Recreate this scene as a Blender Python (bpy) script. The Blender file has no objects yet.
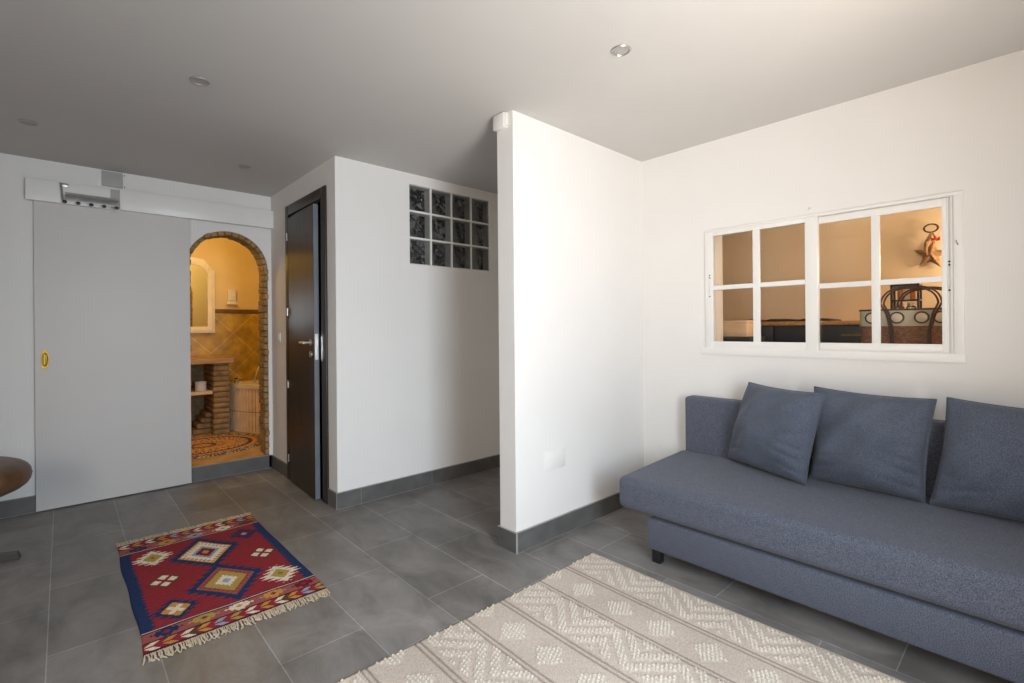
import bpy, bmesh, math, random
import numpy as np
from mathutils import Vector, Matrix
random.seed(7)
rng = np.random.default_rng(11)
S = bpy.context.scene
COL = S.collection
PI = math.pi

# ------------------------------------------------------------------ camera
FPX, CY, YAW, ROLL = 488.83, 328.09, 0.827377, -0.00844122
cam_d = bpy.data.cameras.new('camera')
cam_d.sensor_width = 36.0
cam_d.sensor_fit = 'HORIZONTAL'
cam_d.lens = FPX / 1024 * 36.0
cam_d.shift_y = -(341.5 - CY) / 1024
cam_d.clip_start = 0.05
cam = bpy.data.objects.new('camera', cam_d)
COL.objects.link(cam)
fw = Vector((math.cos(YAW), math.sin(YAW), 0))
r0 = Vector((math.sin(YAW), -math.cos(YAW), 0))
u0 = Vector((0, 0, 1))
cr = math.cos(ROLL) * r0 + math.sin(ROLL) * u0
cu = math.cos(ROLL) * u0 - math.sin(ROLL) * r0
mw = Matrix(((cr.x, cu.x, -fw.x, 0), (cr.y, cu.y, -fw.y, 0), (cr.z, cu.z, -fw.z, 1.25), (0, 0, 0, 1)))
cam.matrix_world = mw
S.camera = cam

# ------------------------------------------------------------------ world, daylight, exposure
S.view_settings.view_transform = 'Standard'
S.view_settings.look = 'None'
S.view_settings.gamma = 1
S.view_settings.use_curve_mapping = False
S.view_settings.exposure = 0.08
S.cycles.use_denoising = True
S.cycles.max_bounces = 12
S.cycles.diffuse_bounces = 8
S.cycles.transparent_max_bounces = 16
S.cycles.sample_clamp_indirect = 6.0
W = bpy.data.worlds.new('world')
S.world = W
W.use_nodes = True
W.node_tree.nodes['Background'].inputs[0].default_value = (0.55, 0.68, 0.9, 1)
W.node_tree.nodes['Background'].inputs[1].default_value = 0.6


def area(name, loc, target, sx, sy, power, col, spread=180):
    d = bpy.data.lights.new(name, 'AREA')
    d.shape = 'RECTANGLE'
    d.size, d.size_y, d.energy, d.color = sx, sy, power, col
    d.spread = math.radians(spread)
    o = bpy.data.objects.new(name, d)
    COL.objects.link(o)
    o.location = loc
    o.rotation_euler = (Vector(target) - Vector(loc)).to_track_quat('-Z', 'Z').to_euler()
    return o


def point(name, loc, power, col, rad=0.06):
    d = bpy.data.lights.new(name, 'POINT')
    d.energy, d.color, d.shadow_soft_size = power, col, rad
    o = bpy.data.objects.new(name, d)
    COL.objects.link(o)
    o.location = loc
    return o


# glazed terrace door just behind the camera: sky from above, sunlit terrace from below
area('daylight_sky', (0.74, -1.03, 1.42), (1.15, 1.3, 0.40), 0.92, 1.4, 56, (0.68, 0.84, 1.0), 140)
area('daylight_terrace', (0.74, -1.02, 0.85), (2.3, 0.6, 2.1), 0.92, 1.5, 25, (1.0, 0.86, 0.71), 140)
area('ceiling_patch_fill', (0.74, -1.015, 0.40), (2.1, 0.25, 2.46), 0.92, 0.7, 22, (1.0, 0.88, 0.76), 85)  # added narrow beam that brightens the ceiling above the sofa
# added fill light at the left wall, lifting the floor and corridor
area('left_fill', (-1.66, 0.08, 1.50), (1.3, 2.7, 0.2), 1.1, 1.2, 33, (1.0, 0.88, 0.75), 120)
# lamps of the neighbouring rooms
point('bathroom_lamp', (0.98, 5.62, 2.28), 20, (1.0, 0.60, 0.14), 0.09)
point('kitchen_lamp', (4.33, 0.10, 1.74), 22, (1.0, 0.69, 0.40), 0.06)
point('kitchen_ceiling_lamp', (3.75, 0.9, 2.3), 4.2, (1.0, 0.76, 0.50), 0.10)

# ------------------------------------------------------------------ materials
def newmat(name):
    m = bpy.data.materials.new(name)
    m.use_nodes = True
    nt = m.node_tree
    b = nt.nodes['Principled BSDF']
    return m, nt, b


def N(nt, kind, **kw):
    n = nt.nodes.new(kind)
    for k, v in kw.items():
        setattr(n, k, v)
    return n


def mat(name, col, rough=0.6, metal=0.0, var=0.10, scale=8.0, bump=0.0, bscale=60.0, spec=0.5, col2=None, stretch=None):
    m, nt, b = newmat(name)
    tc = N(nt, 'ShaderNodeTexCoord')
    mp = N(nt, 'ShaderNodeMapping')
    if stretch:
        mp.inputs['Scale'].default_value = stretch
    nt.links.new(tc.outputs['Object'], mp.inputs['Vector'])
    nz = N(nt, 'ShaderNodeTexNoise')
    nz.inputs['Scale'].default_value = scale
    nz.inputs['Detail'].default_value = 4
    nt.links.new(mp.outputs[0], nz.inputs['Vector'])
    mx = N(nt, 'ShaderNodeMix', data_type='RGBA')
    c2 = col2 or tuple(c * (1 - var) for c in col)
    c1 = col if col2 else tuple(min(1, c * (1 + var * 0.5)) for c in col)
    mx.inputs[6].default_value = (*c2, 1)
    mx.inputs[7].default_value = (*c1, 1)
    rmp = N(nt, 'ShaderNodeMapRange')
    rmp.inputs[1].default_value = 0.3
    rmp.inputs[2].default_value = 0.7
    nt.links.new(nz.outputs['Fac'], rmp.inputs[0])
    nt.links.new(rmp.outputs[0], mx.inputs[0])
    nt.links.new(mx.outputs[2], b.inputs['Base Color'])
    b.inputs['Roughness'].default_value = rough
    b.inputs['Metallic'].default_value = metal
    b.inputs['Specular IOR Level'].default_value = spec
    if bump:
        bz = N(nt, 'ShaderNodeTexNoise')
        bz.inputs['Scale'].default_value = bscale
        bz.inputs['Detail'].default_value = 3
        nt.links.new(mp.outputs[0], bz.inputs['Vector'])
        bp = N(nt, 'ShaderNodeBump')
        bp.inputs['Strength'].default_value = bump
        bp.inputs['Distance'].default_value = 0.01
        nt.links.new(bz.outputs['Fac'], bp.inputs['Height'])
        nt.links.new(bp.outputs[0], b.inputs['Normal'])
    return m


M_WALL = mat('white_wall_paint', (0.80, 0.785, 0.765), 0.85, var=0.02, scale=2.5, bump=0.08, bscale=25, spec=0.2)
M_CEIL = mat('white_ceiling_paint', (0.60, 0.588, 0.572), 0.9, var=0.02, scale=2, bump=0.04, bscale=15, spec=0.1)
M_SAGE = mat('sliding_door_paint', (0.70, 0.675, 0.655), 0.55, var=0.03, scale=1.5, bump=0.03, bscale=12)
M_TRIM = mat('white_gloss_paint', (0.83, 0.82, 0.795), 0.35, var=0.02, scale=4)
M_PLASTIC = mat('white_plastic', (0.80, 0.79, 0.77), 0.35, var=0.02)
M_WARMWALL = mat('cream_plaster', (0.74, 0.57, 0.30), 0.85, var=0.05, scale=3, bump=0.1, bscale=20)
M_KITWALL = mat('beige_plaster', (0.70, 0.59, 0.44), 0.85, var=0.06, scale=2.5, bump=0.1, bscale=20)
M_WENGE = mat('dark_wenge_veneer', (0.036, 0.024, 0.013), 0.42, var=0.45, scale=22, stretch=(1, 1, 0.06), bump=0.05, bscale=60)
M_STEEL = mat('brushed_steel', (0.60, 0.59, 0.57), 0.34, 1.0, var=0.08, scale=30)
M_EDGE_REFLECTION = mat('painted_edge_reflection', (0.15, 0.17, 0.19), 0.35, var=0.1)  # reflected daylight on the door edge, put into the colour
M_GUN = mat('dark_grey_metal', (0.10, 0.098, 0.095), 0.4, 0.6, var=0.1)
M_BRASS = mat('polished_brass', (0.34, 0.21, 0.045), 0.40, 1.0, var=0.15, scale=20)
M_BLACK = mat('black_plastic', (0.012, 0.012, 0.013), 0.4, var=0.2)
M_RING = mat('satin_nickel', (0.52, 0.51, 0.49), 0.35, 0.7, var=0.05)
M_GREYPL = mat('grey_plate', (0.42, 0.41, 0.40), 0.6, var=0.05)
M_SKIRT = mat('grey_skirting_tile', (0.120, 0.117, 0.113), 0.42, var=0.22, scale=9, bump=0.05, bscale=40)
M_GROUT = mat('pale_grout', (0.36, 0.35, 0.34), 0.9, var=0.1)
M_BRICK = mat('rustic_brick', (0.36, 0.23, 0.10), 0.9, var=0.4, scale=14, bump=0.5, bscale=50)
M_MORTAR = mat('brown_mortar', (0.20, 0.14, 0.075), 0.95, var=0.3, scale=20, bump=0.4, bscale=60)
M_WOOD = mat('honey_wood', (0.50, 0.27, 0.08), 0.42, var=0.35, scale=9, stretch=(0.4, 6, 6), bump=0.05)
M_PALEWOOD = mat('pale_wood', (0.80, 0.58, 0.37), 0.55, var=0.12, scale=9, stretch=(6, 0.5, 8))
M_NAVY = mat('dark_blue_lacquer', (0.030, 0.036, 0.046), 0.4, var=0.15)
M_DARKCLOTH = mat('dark_cloth', (0.02, 0.02, 0.022), 0.9, var=0.3, scale=30)
M_CERAMIC = mat('white_ceramic', (0.72, 0.70, 0.66), 0.25, var=0.04)
M_TUBRIM = mat('cream_enamel', (0.78, 0.68, 0.50), 0.25, var=0.04)
M_STAVE = mat('pink_beige_tile', (0.90, 0.72, 0.52), 0.5, var=0.15, scale=10)
M_TERRA = mat('terracotta_tile', (0.58, 0.36, 0.15), 0.55, var=0.35, scale=6, bump=0.1)
M_DADO = mat('brown_border_tile', (0.16, 0.075, 0.03), 0.4, var=0.3, scale=15)
M_LEATHER = mat('brown_leather', (0.165, 0.085, 0.040), 0.40, var=0.5, scale=9, bump=0.12, bscale=90)
M_MIRFRAME = mat('cream_painted_wood', (0.82, 0.74, 0.58), 0.45, var=0.08, scale=12)
M_COPPER = mat('copper_tin', (0.55, 0.20, 0.09), 0.35, 0.6, var=0.2)
M_CREAM = mat('cream_tin', (0.72, 0.66, 0.55), 0.4, var=0.05)
M_WICKER = mat('brown_woven_wicker', (0.24, 0.12, 0.07), 0.8, var=0.5, scale=60, bump=0.6, bscale=110, stretch=(1, 1, 1.6))
M_BAGBAND = mat('sage_canvas', (0.47, 0.47, 0.36), 0.85, var=0.12, scale=40, bump=0.15, bscale=200)
M_RATTAN = mat('dark_rattan', (0.075, 0.035, 0.018), 0.55, var=0.3, scale=30)
M_SHELL = mat('mother_of_pearl', (0.62, 0.56, 0.44), 0.2, var=0.15, scale=18)
M_STRAW = mat('straw', (0.33, 0.20, 0.10), 0.85, var=0.5, scale=45, bump=0.6, bscale=120)
M_RED = mat('red_ribbon', (0.55, 0.03, 0.02), 0.6, var=0.15)
M_FRINGE = mat('ivory_wool', (0.66, 0.55, 0.40), 0.9, var=0.2, scale=60)
M_SLATE = mat('dark_grey_card', (0.03, 0.033, 0.036), 0.6, var=0.15)
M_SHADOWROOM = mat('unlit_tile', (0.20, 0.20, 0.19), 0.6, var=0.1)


def fabric_mat(name, ca, cb):
    m, nt, b = newmat(name)
    tc = N(nt, 'ShaderNodeTexCoord')
    n1 = N(nt, 'ShaderNodeTexNoise')
    n1.inputs['Scale'].default_value = 270
    n1.inputs['Detail'].default_value = 2
    n2 = N(nt, 'ShaderNodeTexNoise')
    n2.inputs['Scale'].default_value = 24
    n2.inputs['Detail'].default_value = 3
    nt.links.new(tc.outputs['Object'], n1.inputs['Vector'])
    nt.links.new(tc.outputs['Object'], n2.inputs['Vector'])
    ad = N(nt, 'ShaderNodeMath', operation='MULTIPLY_ADD')
    ad.inputs[1].default_value = 0.10
    nt.links.new(n2.outputs['Fac'], ad.inputs[0])
    nt.links.new(n1.outputs['Fac'], ad.inputs[2])
    mr = N(nt, 'ShaderNodeMapRange')
    mr.inputs[1].default_value = 0.36
    mr.inputs[2].default_value = 0.78
    nt.links.new(ad.outputs[0], mr.inputs[0])
    mx = N(nt, 'ShaderNodeMix', data_type='RGBA')
    mx.inputs[6].default_value = (*ca, 1)
    mx.inputs[7].default_value = (*cb, 1)
    nt.links.new(mr.outputs[0], mx.inputs[0])
    nt.links.new(mx.outputs[2], b.inputs['Base Color'])
    b.inputs['Roughness'].default_value = 0.9
    b.inputs['Specular IOR Level'].default_value = 0.2
    b.inputs['Sheen Weight'].default_value = 0.12
    b.inputs['Sheen Roughness'].default_value = 0.5
    bp = N(nt, 'ShaderNodeBump')
    bp.inputs['Strength'].default_value = 0.25
    bp.inputs['Distance'].default_value = 0.003
    nt.links.new(n1.outputs['Fac'], bp.inputs['Height'])
    nt.links.new(bp.outputs[0], b.inputs['Normal'])
    return m


M_SOFA = fabric_mat('blue_grey_weave', (0.054, 0.062, 0.090), (0.152, 0.166, 0.212))
M_PILLOW = fabric_mat('blue_grey_cushion_weave', (0.052, 0.064, 0.094), (0.132, 0.152, 0.200))


def attr_mat(name, rough=0.9, bump=0.3, bscale=300):
    m, nt, b = newmat(name)
    at = N(nt, 'ShaderNodeAttribute')
    at.attribute_name = 'yarn'
    tc = N(nt, 'ShaderNodeTexCoord')
    nz = N(nt, 'ShaderNodeTexNoise')
    nz.inputs['Scale'].default_value = bscale
    nt.links.new(tc.outputs['Object'], nz.inputs['Vector'])
    mr = N(nt, 'ShaderNodeMapRange')
    mr.inputs[1].default_value = 0.3
    mr.inputs[2].default_value = 0.7
    mr.inputs[3].default_value = 0.78
    mr.inputs[4].default_value = 1.15
    nt.links.new(nz.outputs['Fac'], mr.inputs[0])
    mx = N(nt, 'ShaderNodeVectorMath', operation='SCALE')
    nt.links.new(at.outputs['Color'], mx.inputs[0])
    nt.links.new(mr.outputs[0], mx.inputs['Scale'])
    nt.links.new(mx.outputs[0], b.inputs['Base Color'])
    b.inputs['Roughness'].default_value = rough
    b.inputs['Specular IOR Level'].default_value = 0.1
    bp = N(nt, 'ShaderNodeBump')
    bp.inputs['Strength'].default_value = bump
    bp.inputs['Distance'].default_value = 0.003
    nt.links.new(nz.outputs['Fac'], bp.inputs['Height'])
    nt.links.new(bp.outputs[0], b.inputs['Normal'])
    return m


M_KILIM = attr_mat('kilim_wool')
M_CREAMRUG = attr_mat('cream_rug_wool', bump=0.4, bscale=220)
M_BRAID = attr_mat('braided_rug_cotton', bump=0.6, bscale=90)


def floor_mat():
    m, nt, b = newmat('grey_floor_tile')
    tc = N(nt, 'ShaderNodeTexCoord')
    sp = N(nt, 'ShaderNodeSeparateXYZ')
    nt.links.new(tc.outputs['Object'], sp.inputs[0])
    cb = N(nt, 'ShaderNodeCombineXYZ')
    a1 = N(nt, 'ShaderNodeMath', operation='SUBTRACT')
    a1.inputs[1].default_value = 3.035 - 0.667 * 8
    nt.links.new(sp.outputs['Y'], a1.inputs[0])
    a2 = N(nt, 'ShaderNodeMath', operation='ADD')
    a2.inputs[1].default_value = 0.053 + 0.323 * 8
    nt.links.new(sp.outputs['X'], a2.inputs[0])
    nt.links.new(a1.outputs[0], cb.inputs['X'])
    nt.links.new(a2.outputs[0], cb.inputs['Y'])
    br = N(nt, 'ShaderNodeTexBrick')
    br.offset = 0.648
    br.offset_frequency = 2
    br.squash = 1.0
    br.inputs['Scale'].default_value = 1.0
    br.inputs['Brick Width'].default_value = 0.667
    br.inputs['Row Height'].default_value = 0.323
    br.inputs['Mortar Size'].default_value = 0.0022
    br.inputs['Mortar Smooth'].default_value = 0.25
    br.inputs['Bias'].default_value = 0.0
    br.inputs['Color1'].default_value = (0.166, 0.156, 0.148, 1)
    br.inputs['Color2'].default_value = (0.232, 0.217, 0.206, 1)
    br.inputs['Mortar'].default_value = (0.36, 0.35, 0.335, 1)
    nt.links.new(cb.outputs[0], br.inputs['Vector'])
    nz = N(nt, 'ShaderNodeTexNoise')
    nz.inputs['Scale'].default_value = 3.2
    nz.inputs['Detail'].default_value = 7
    nz.inputs['Roughness'].default_value = 0.65
    nz.inputs['Distortion'].default_value = 0.6
    mp = N(nt, 'ShaderNodeMapping')
    mp.inputs['Scale'].default_value = (1.6, 0.9, 1)
    nt.links.new(tc.outputs['Object'], mp.inputs[0])
    nt.links.new(mp.outputs[0], nz.inputs['Vector'])
    mr = N(nt, 'ShaderNodeMapRange')
    mr.inputs[1].default_value = 0.32
    mr.inputs[2].default_value = 0.68
    mr.inputs[3].default_value = 0.62
    mr.inputs[4].default_value = 1.32
    nt.links.new(nz.outputs['Fac'], mr.inputs[0])
    sc = N(nt, 'ShaderNodeVectorMath', operation='SCALE')
    nt.links.new(br.outputs['Color'], sc.inputs[0])
    nt.links.new(mr.outputs[0], sc.inputs['Scale'])
    nt.links.new(sc.outputs[0], b.inputs['Base Color'])
    rr = N(nt, 'ShaderNodeMapRange')
    rr.inputs[1].default_value = 0.3
    rr.inputs[2].default_value = 0.7
    rr.inputs[3].default_value = 0.36
    rr.inputs[4].default_value = 0.52
    nt.links.new(nz.outputs['Fac'], rr.inputs[0])
    nt.links.new(rr.outputs[0], b.inputs['Roughness'])
    inv = N(nt, 'ShaderNodeMath', operation='MULTIPLY_ADD')
    inv.inputs[1].default_value = -1.0
    nt.links.new(br.outputs['Fac'], inv.inputs[0])
    sm = N(nt, 'ShaderNodeMath', operation='MULTIPLY')
    sm.inputs[1].default_value = 0.25
    nt.links.new(nz.outputs['Fac'], sm.inputs[0])
    nt.links.new(sm.outputs[0], inv.inputs[2])
    bp = N(nt, 'ShaderNodeBump')
    bp.inputs['Strength'].default_value = 0.35
    bp.inputs['Distance'].default_value = 0.003
    nt.links.new(inv.outputs[0], bp.inputs['Height'])
    nt.links.new(bp.outputs[0], b.inputs['Normal'])
    return m


M_FLOOR = floor_mat()


def diag_tile_mat():
    """ochre wall tiles laid on the diagonal, on the XZ plane"""
    m, nt, b = newmat('ochre_diagonal_tile')
    tc = N(nt, 'ShaderNodeTexCoord')
    mp = N(nt, 'ShaderNodeMapping')
    mp.inputs['Rotation'].default_value = (PI / 2, 0, 0)
    mp2 = N(nt, 'ShaderNodeMapping')
    mp2.inputs['Rotation'].default_value = (0, 0, PI / 4)
    mp2.inputs['Location'].default_value = (0.05, 0.12, 0)
    nt.links.new(tc.outputs['Object'], mp.inputs[0])
    nt.links.new(mp.outputs[0], mp2.inputs[0])
    br = N(nt, 'ShaderNodeTexBrick')
    br.offset = 0.0
    br.inputs['Scale'].default_value = 1
    br.inputs['Brick Width'].default_value = 0.33
    br.inputs['Row Height'].default_value = 0.33
    br.inputs['Mortar Size'].default_value = 0.004
    br.inputs['Color1'].default_value = (0.44, 0.27, 0.030, 1)
    br.inputs['Color2'].default_value = (0.52, 0.33, 0.045, 1)
    br.inputs['Mortar'].default_value = (0.66, 0.46, 0.16, 1)
    nt.links.new(mp2.outputs[0], br.inputs['Vector'])
    nz = N(nt, 'ShaderNodeTexNoise')
    nz.inputs['Scale'].default_value = 9
    nz.inputs['Detail'].default_value = 5
    nt.links.new(tc.outputs['Object'], nz.inputs['Vector'])
    mr = N(nt, 'ShaderNodeMapRange')
    mr.inputs[1].default_value = 0.3
    mr.inputs[2].default_value = 0.7
    mr.inputs[3].default_value = 0.6
    mr.inputs[4].default_value = 1.25
    nt.links.new(nz.outputs['Fac'], mr.inputs[0])
    sc = N(nt, 'ShaderNodeVectorMath', operation='SCALE')
    nt.links.new(br.outputs['Color'], sc.inputs[0])
    nt.links.new(mr.outputs[0], sc.inputs['Scale'])
    nt.links.new(sc.outputs[0], b.inputs['Base Color'])
    b.inputs['Roughness'].default_value = 0.35
    return m


M_DIAG = diag_tile_mat()


def glass_mat(name, gloss=0.08, tint=(1, 1, 1)):
    m = bpy.data.materials.new(name)
    m.use_nodes = True
    nt = m.node_tree
    nt.nodes.remove(nt.nodes['Principled BSDF'])
    out = [n for n in nt.nodes if n.type == 'OUTPUT_MATERIAL'][0]
    tr = N(nt, 'ShaderNodeBsdfTransparent')
    tr.inputs[0].default_value = (*tint, 1)
    gl = N(nt, 'ShaderNodeBsdfGlossy')
    gl.inputs['Roughness'].default_value = 0.02
    fr = N(nt, 'ShaderNodeFresnel')
    fr.inputs['IOR'].default_value = 1.45
    mu = N(nt, 'ShaderNodeMath', operation='MULTIPLY')
    mu.inputs[1].default_value = gloss
    nt.links.new(fr.outputs[0], mu.inputs[0])
    mx = N(nt, 'ShaderNodeMixShader')
    nt.links.new(mu.outputs[0], mx.inputs[0])
    nt.links.new(tr.outputs[0], mx.inputs[1])
    nt.links.new(gl.outputs[0], mx.inputs[2])
    nt.links.new(mx.outputs[0], out.inputs['Surface'])
    return m


M_GLASS = glass_mat('clear_window_glass', 0.8)
M_JARGLASS = glass_mat('jar_glass', 1.6, (0.80, 0.84, 0.82))


def block_glass_mat():
    m, nt, b = newmat('wavy_block_glass')
    tc = N(nt, 'ShaderNodeTexCoord')
    wv = N(nt, 'ShaderNodeTexNoise')
    wv.inputs['Scale'].default_value = 16
    wv.inputs['Detail'].default_value = 1.0
    wv.inputs['Distortion'].default_value = 1.8
    nt.links.new(tc.outputs['Object'], wv.inputs['Vector'])
    bp = N(nt, 'ShaderNodeBump')
    bp.inputs['Strength'].default_value = 1.0
    bp.inputs['Distance'].default_value = 0.03
    nt.links.new(wv.outputs['Fac'], bp.inputs['Height'])
    nt.links.new(bp.outputs[0], b.inputs['Normal'])
    rp = N(nt, 'ShaderNodeValToRGB')  # grey blotches in the base colour stand for refracted light
    rp.color_ramp.elements[0].position = 0.46
    rp.color_ramp.elements[0].color = (0.012, 0.013, 0.013, 1)
    rp.color_ramp.elements[1].position = 0.72
    rp.color_ramp.elements[1].color = (0.20, 0.20, 0.19, 1)
    nt.links.new(wv.outputs['Fac'], rp.inputs[0])
    nt.links.new(rp.outputs[0], b.inputs['Base Color'])
    b.inputs['Roughness'].default_value = 0.07
    b.inputs['IOR'].default_value = 1.6
    return m


M_BLOCKGLASS = block_glass_mat()
M_BLOCKEDGE = mat('frosted_block_rim', (0.52, 0.52, 0.50), 0.3, var=0.15, scale=20)
M_MIRROR = mat('mirror_silver', (0.86, 0.86, 0.82), 0.03, 1.0, var=0.02)

# ------------------------------------------------------------------ mesh helpers
def bm_new():
    return bmesh.new()


def add_box(bm, lo, hi, bevel=0.0, seg=2, mi=0):
    (x0, y0, z0), (x1, y1, z1) = lo, hi
    t = bmesh.new()
    r = bmesh.ops.create_cube(t, size=1.0)
    for v in t.verts:
        v.co = Vector(((x0 + x1) / 2 + v.co.x * (x1 - x0), (y0 + y1) / 2 + v.co.y * (y1 - y0), (z0 + z1) / 2 + v.co.z * (z1 - z0)))
    if bevel:
        bmesh.ops.bevel(t, geom=t.edges[:], offset=bevel, segments=seg, profile=0.5, affect='EDGES', clamp_overlap=True)
    merge(bm, t, mi)


def merge(bm, t, mi=0, mtx=None):
    vm = {}
    for v in t.verts:
        vm[v] = bm.verts.new(mtx @ v.co if mtx else v.co)
    for f in t.faces:
        try:
            nf = bm.faces.new([vm[v] for v in f.verts])
            nf.material_index = mi if mi else f.material_index
            nf.smooth = f.smooth
        except ValueError:
            pass
    t.free()


def add_cyl(bm, p0, p1, r0_, r1_=None, n=20, mi=0, caps=True):
    r1_ = r0_ if r1_ is None else r1_
    p0, p1 = Vector(p0), Vector(p1)
    ax = (p1 - p0).normalized()
    a = ax.orthogonal().normalized()
    b = ax.cross(a)
    A = [bm.verts.new(p0 + r0_ * (math.cos(2 * PI * i / n) * a + math.sin(2 * PI * i / n) * b)) for i in range(n)]
    B = [bm.verts.new(p1 + r1_ * (math.cos(2 * PI * i / n) * a + math.sin(2 * PI * i / n) * b)) for i in range(n)]
    for i in range(n):
        f = bm.faces.new((A[i], A[(i + 1) % n], B[(i + 1) % n], B[i]))
        f.material_index = mi
    if caps:
        bm.faces.new(A[::-1]).material_index = mi
        bm.faces.new(B).material_index = mi


def add_tube(bm, pts, rad, n=10, mi=0, closed=False):
    pts = [Vector(p) for p in pts]
    L = len(pts)
    rings = []
    prev = None
    for i, p in enumerate(pts):
        if closed:
            d = pts[(i + 1) % L] - pts[i - 1]
        else:
            d = pts[min(i + 1, L - 1)] - pts[max(i - 1, 0)]
        d.normalize()
        a = d.orthogonal().normalized() if prev is None else (prev - d * prev.dot(d)).normalized()
        prev = a
        b = d.cross(a)
        r = rad[i] if hasattr(rad, '__len__') else rad
        rings.append([bm.verts.new(p + r * (math.cos(2 * PI * k / n) * a + math.sin(2 * PI * k / n) * b)) for k in range(n)])
    for i in range(L if closed else L - 1):
        A, B = rings[i], rings[(i + 1) % L]
        for k in range(n):
            bm.faces.new((A[k], A[(k + 1) % n], B[(k + 1) % n], B[k])).material_index = mi
    if not closed:
        bm.faces.new(rings[0][::-1]).material_index = mi
        bm.faces.new(rings[-1]).material_index = mi


def add_lathe(bm, prof, centre, n=28, mi=0, axis='Z'):
    cx, cy, cz = centre
    rings = []
    for r, z in prof:
        ring = []
        for i in range(n):
            a = 2 * PI * i / n
            if axis == 'Z':
                ring.append(bm.verts.new((cx + r * math.cos(a), cy + r * math.sin(a), cz + z)))
            elif axis == 'X':
                ring.append(bm.verts.new((cx + z, cy + r * math.cos(a), cz + r * math.sin(a))))
            else:
                ring.append(bm.verts.new((cx + r * math.cos(a), cy + z, cz + r * math.sin(a))))
        rings.append(ring)
    for A, B in zip(rings, rings[1:]):
        for i in range(n):
            bm.faces.new((A[i], A[(i + 1) % n], B[(i + 1) % n], B[i])).material_index = mi
    for ring, rev in ((rings[0], True), (rings[-1], False)):
        bm.faces.new(ring[::-1] if rev else ring).material_index = mi


def add_poly(bm, pts, d, mi=0):
    """prism: polygon points (3-D) swept by vector d"""
    d = Vector(d)
    A = [bm.verts.new(Vector(p)) for p in pts]
    B = [bm.verts.new(Vector(p) + d) for p in pts]
    n = len(A)
    bm.faces.new(A[::-1]).material_index = mi
    bm.faces.new(B).material_index = mi
    for i in range(n):
        bm.faces.new((A[i], A[(i + 1) % n], B[(i + 1) % n], B[i])).material_index = mi


def root_of(o):
    while o.parent:
        o = o.parent
    return o


def obj(name, bm, mats, parent=None, smooth=40):
    if parent is not None:
        off = root_of(parent).location
        for v in bm.verts:
            v.co = v.co - off
    bmesh.ops.recalc_face_normals(bm, faces=bm.faces[:])
    me = bpy.data.meshes.new(name)
    bm.to_mesh(me)
    bm.free()
    for m in (mats if isinstance(mats, (list, tuple)) else [mats]):
        me.materials.append(m)
    if smooth:
        me.shade_smooth()
        me.set_sharp_from_angle(angle=math.radians(smooth))
    o = bpy.data.objects.new(name, me)
    COL.objects.link(o)
    if parent is not None:
        o.parent = parent
    return o


def tag(o, label, cat, group=None):
    o['label'] = label
    o['category'] = cat
    if group:
        o['group'] = group
    return o


def thing(name, loc, label, cat, group=None):
    o = bpy.data.objects.new(name, None)
    o.empty_display_size = 0.1
    COL.objects.link(o)
    o.location = loc
    return tag(o, label, cat, group)


def struct(name, bm=None, mats=None, loc=(0, 0, 0), smooth=30):
    if bm is None:
        o = bpy.data.objects.new(name, None)
        COL.objects.link(o)
        o.location = loc
    else:
        o = obj(name, bm, mats, None, smooth)
    o['kind'] = 'structure'
    return o


def dup(root, loc, label=None):
    r = root.copy()
    COL.objects.link(r)
    r.location = loc
    if label:
        r['label'] = label
    for ch in list(root.children):
        c = ch.copy()
        COL.objects.link(c)
        c.parent = r
        for g in ch.children:
            d = g.copy()
            COL.objects.link(d)
            d.parent = c
    return r


# ------------------------------------------------------------------ room geometry
H = 2.46
XR = 3.13            # window wall face
YP0, YP1 = 1.988, 2.120   # partition
XP = 1.846           # partition free end
XC, YG = 1.401, 3.330     # corner of door wall / glass-block wall
YS = 4.753           # wall with the arch
YSB = 4.925          # its bathroom face
XL = -1.70
YB = -2.02
YBATH = 6.62
ARX, ARR, ARZ = 1.057, 0.314, 1.790   # arch centre, radius, spring line

# floor
b = bm_new()
add_box(b, (XL - 0.3, YB - 0.3, -0.12), (5.0, YS + 0.02, 0.0))
struct('floor', b, M_FLOOR)
b = bm_new()
add_box(b, (-0.6, YS + 0.012, -0.1), (2.7, YBATH + 0.1, 0.12))
struct('floor_bathroom', b, M_TERRA)
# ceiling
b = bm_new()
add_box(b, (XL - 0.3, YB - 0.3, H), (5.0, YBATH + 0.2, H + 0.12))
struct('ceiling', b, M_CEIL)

# window wall (right) with the hole of the sliding window
WY0, WY1, WZ0, WZ1 = 0.300, 1.465, 1.105, 1.868
XRB = 3.245
b = bm_new()
add_box(b, (XR, YB - 0.2, 0), (XRB, WY0, H))
add_box(b, (XR, WY1, 0), (XRB, YS, H))
add_box(b, (XR, WY0, 0), (XRB, WY1, WZ0))
add_box(b, (XR, WY0, WZ1), (XRB, WY1, H))
struct('wall_right', b, M_WALL)
# partition
b = bm_new()
add_box(b, (XP, YP0, 0), (XR, YP1, H))
struct('wall_partition', b, M_WALL)
# glass-block wall with hole
GX0, GX1, GZ0, GZ1 = 1.990, 2.800, 1.757, 2.379
b = bm_new()
add_box(b, (XC, YG, 0), (GX0, YG + 0.10, H))
add_box(b, (GX1, YG, 0), (XR, YG + 0.10, H))
add_box(b, (GX0, YG, 0), (GX1, YG + 0.10, GZ0))
add_box(b, (GX0, YG, GZ1), (GX1, YG + 0.10, H))
struct('wall_middle', b, M_WALL)
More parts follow.
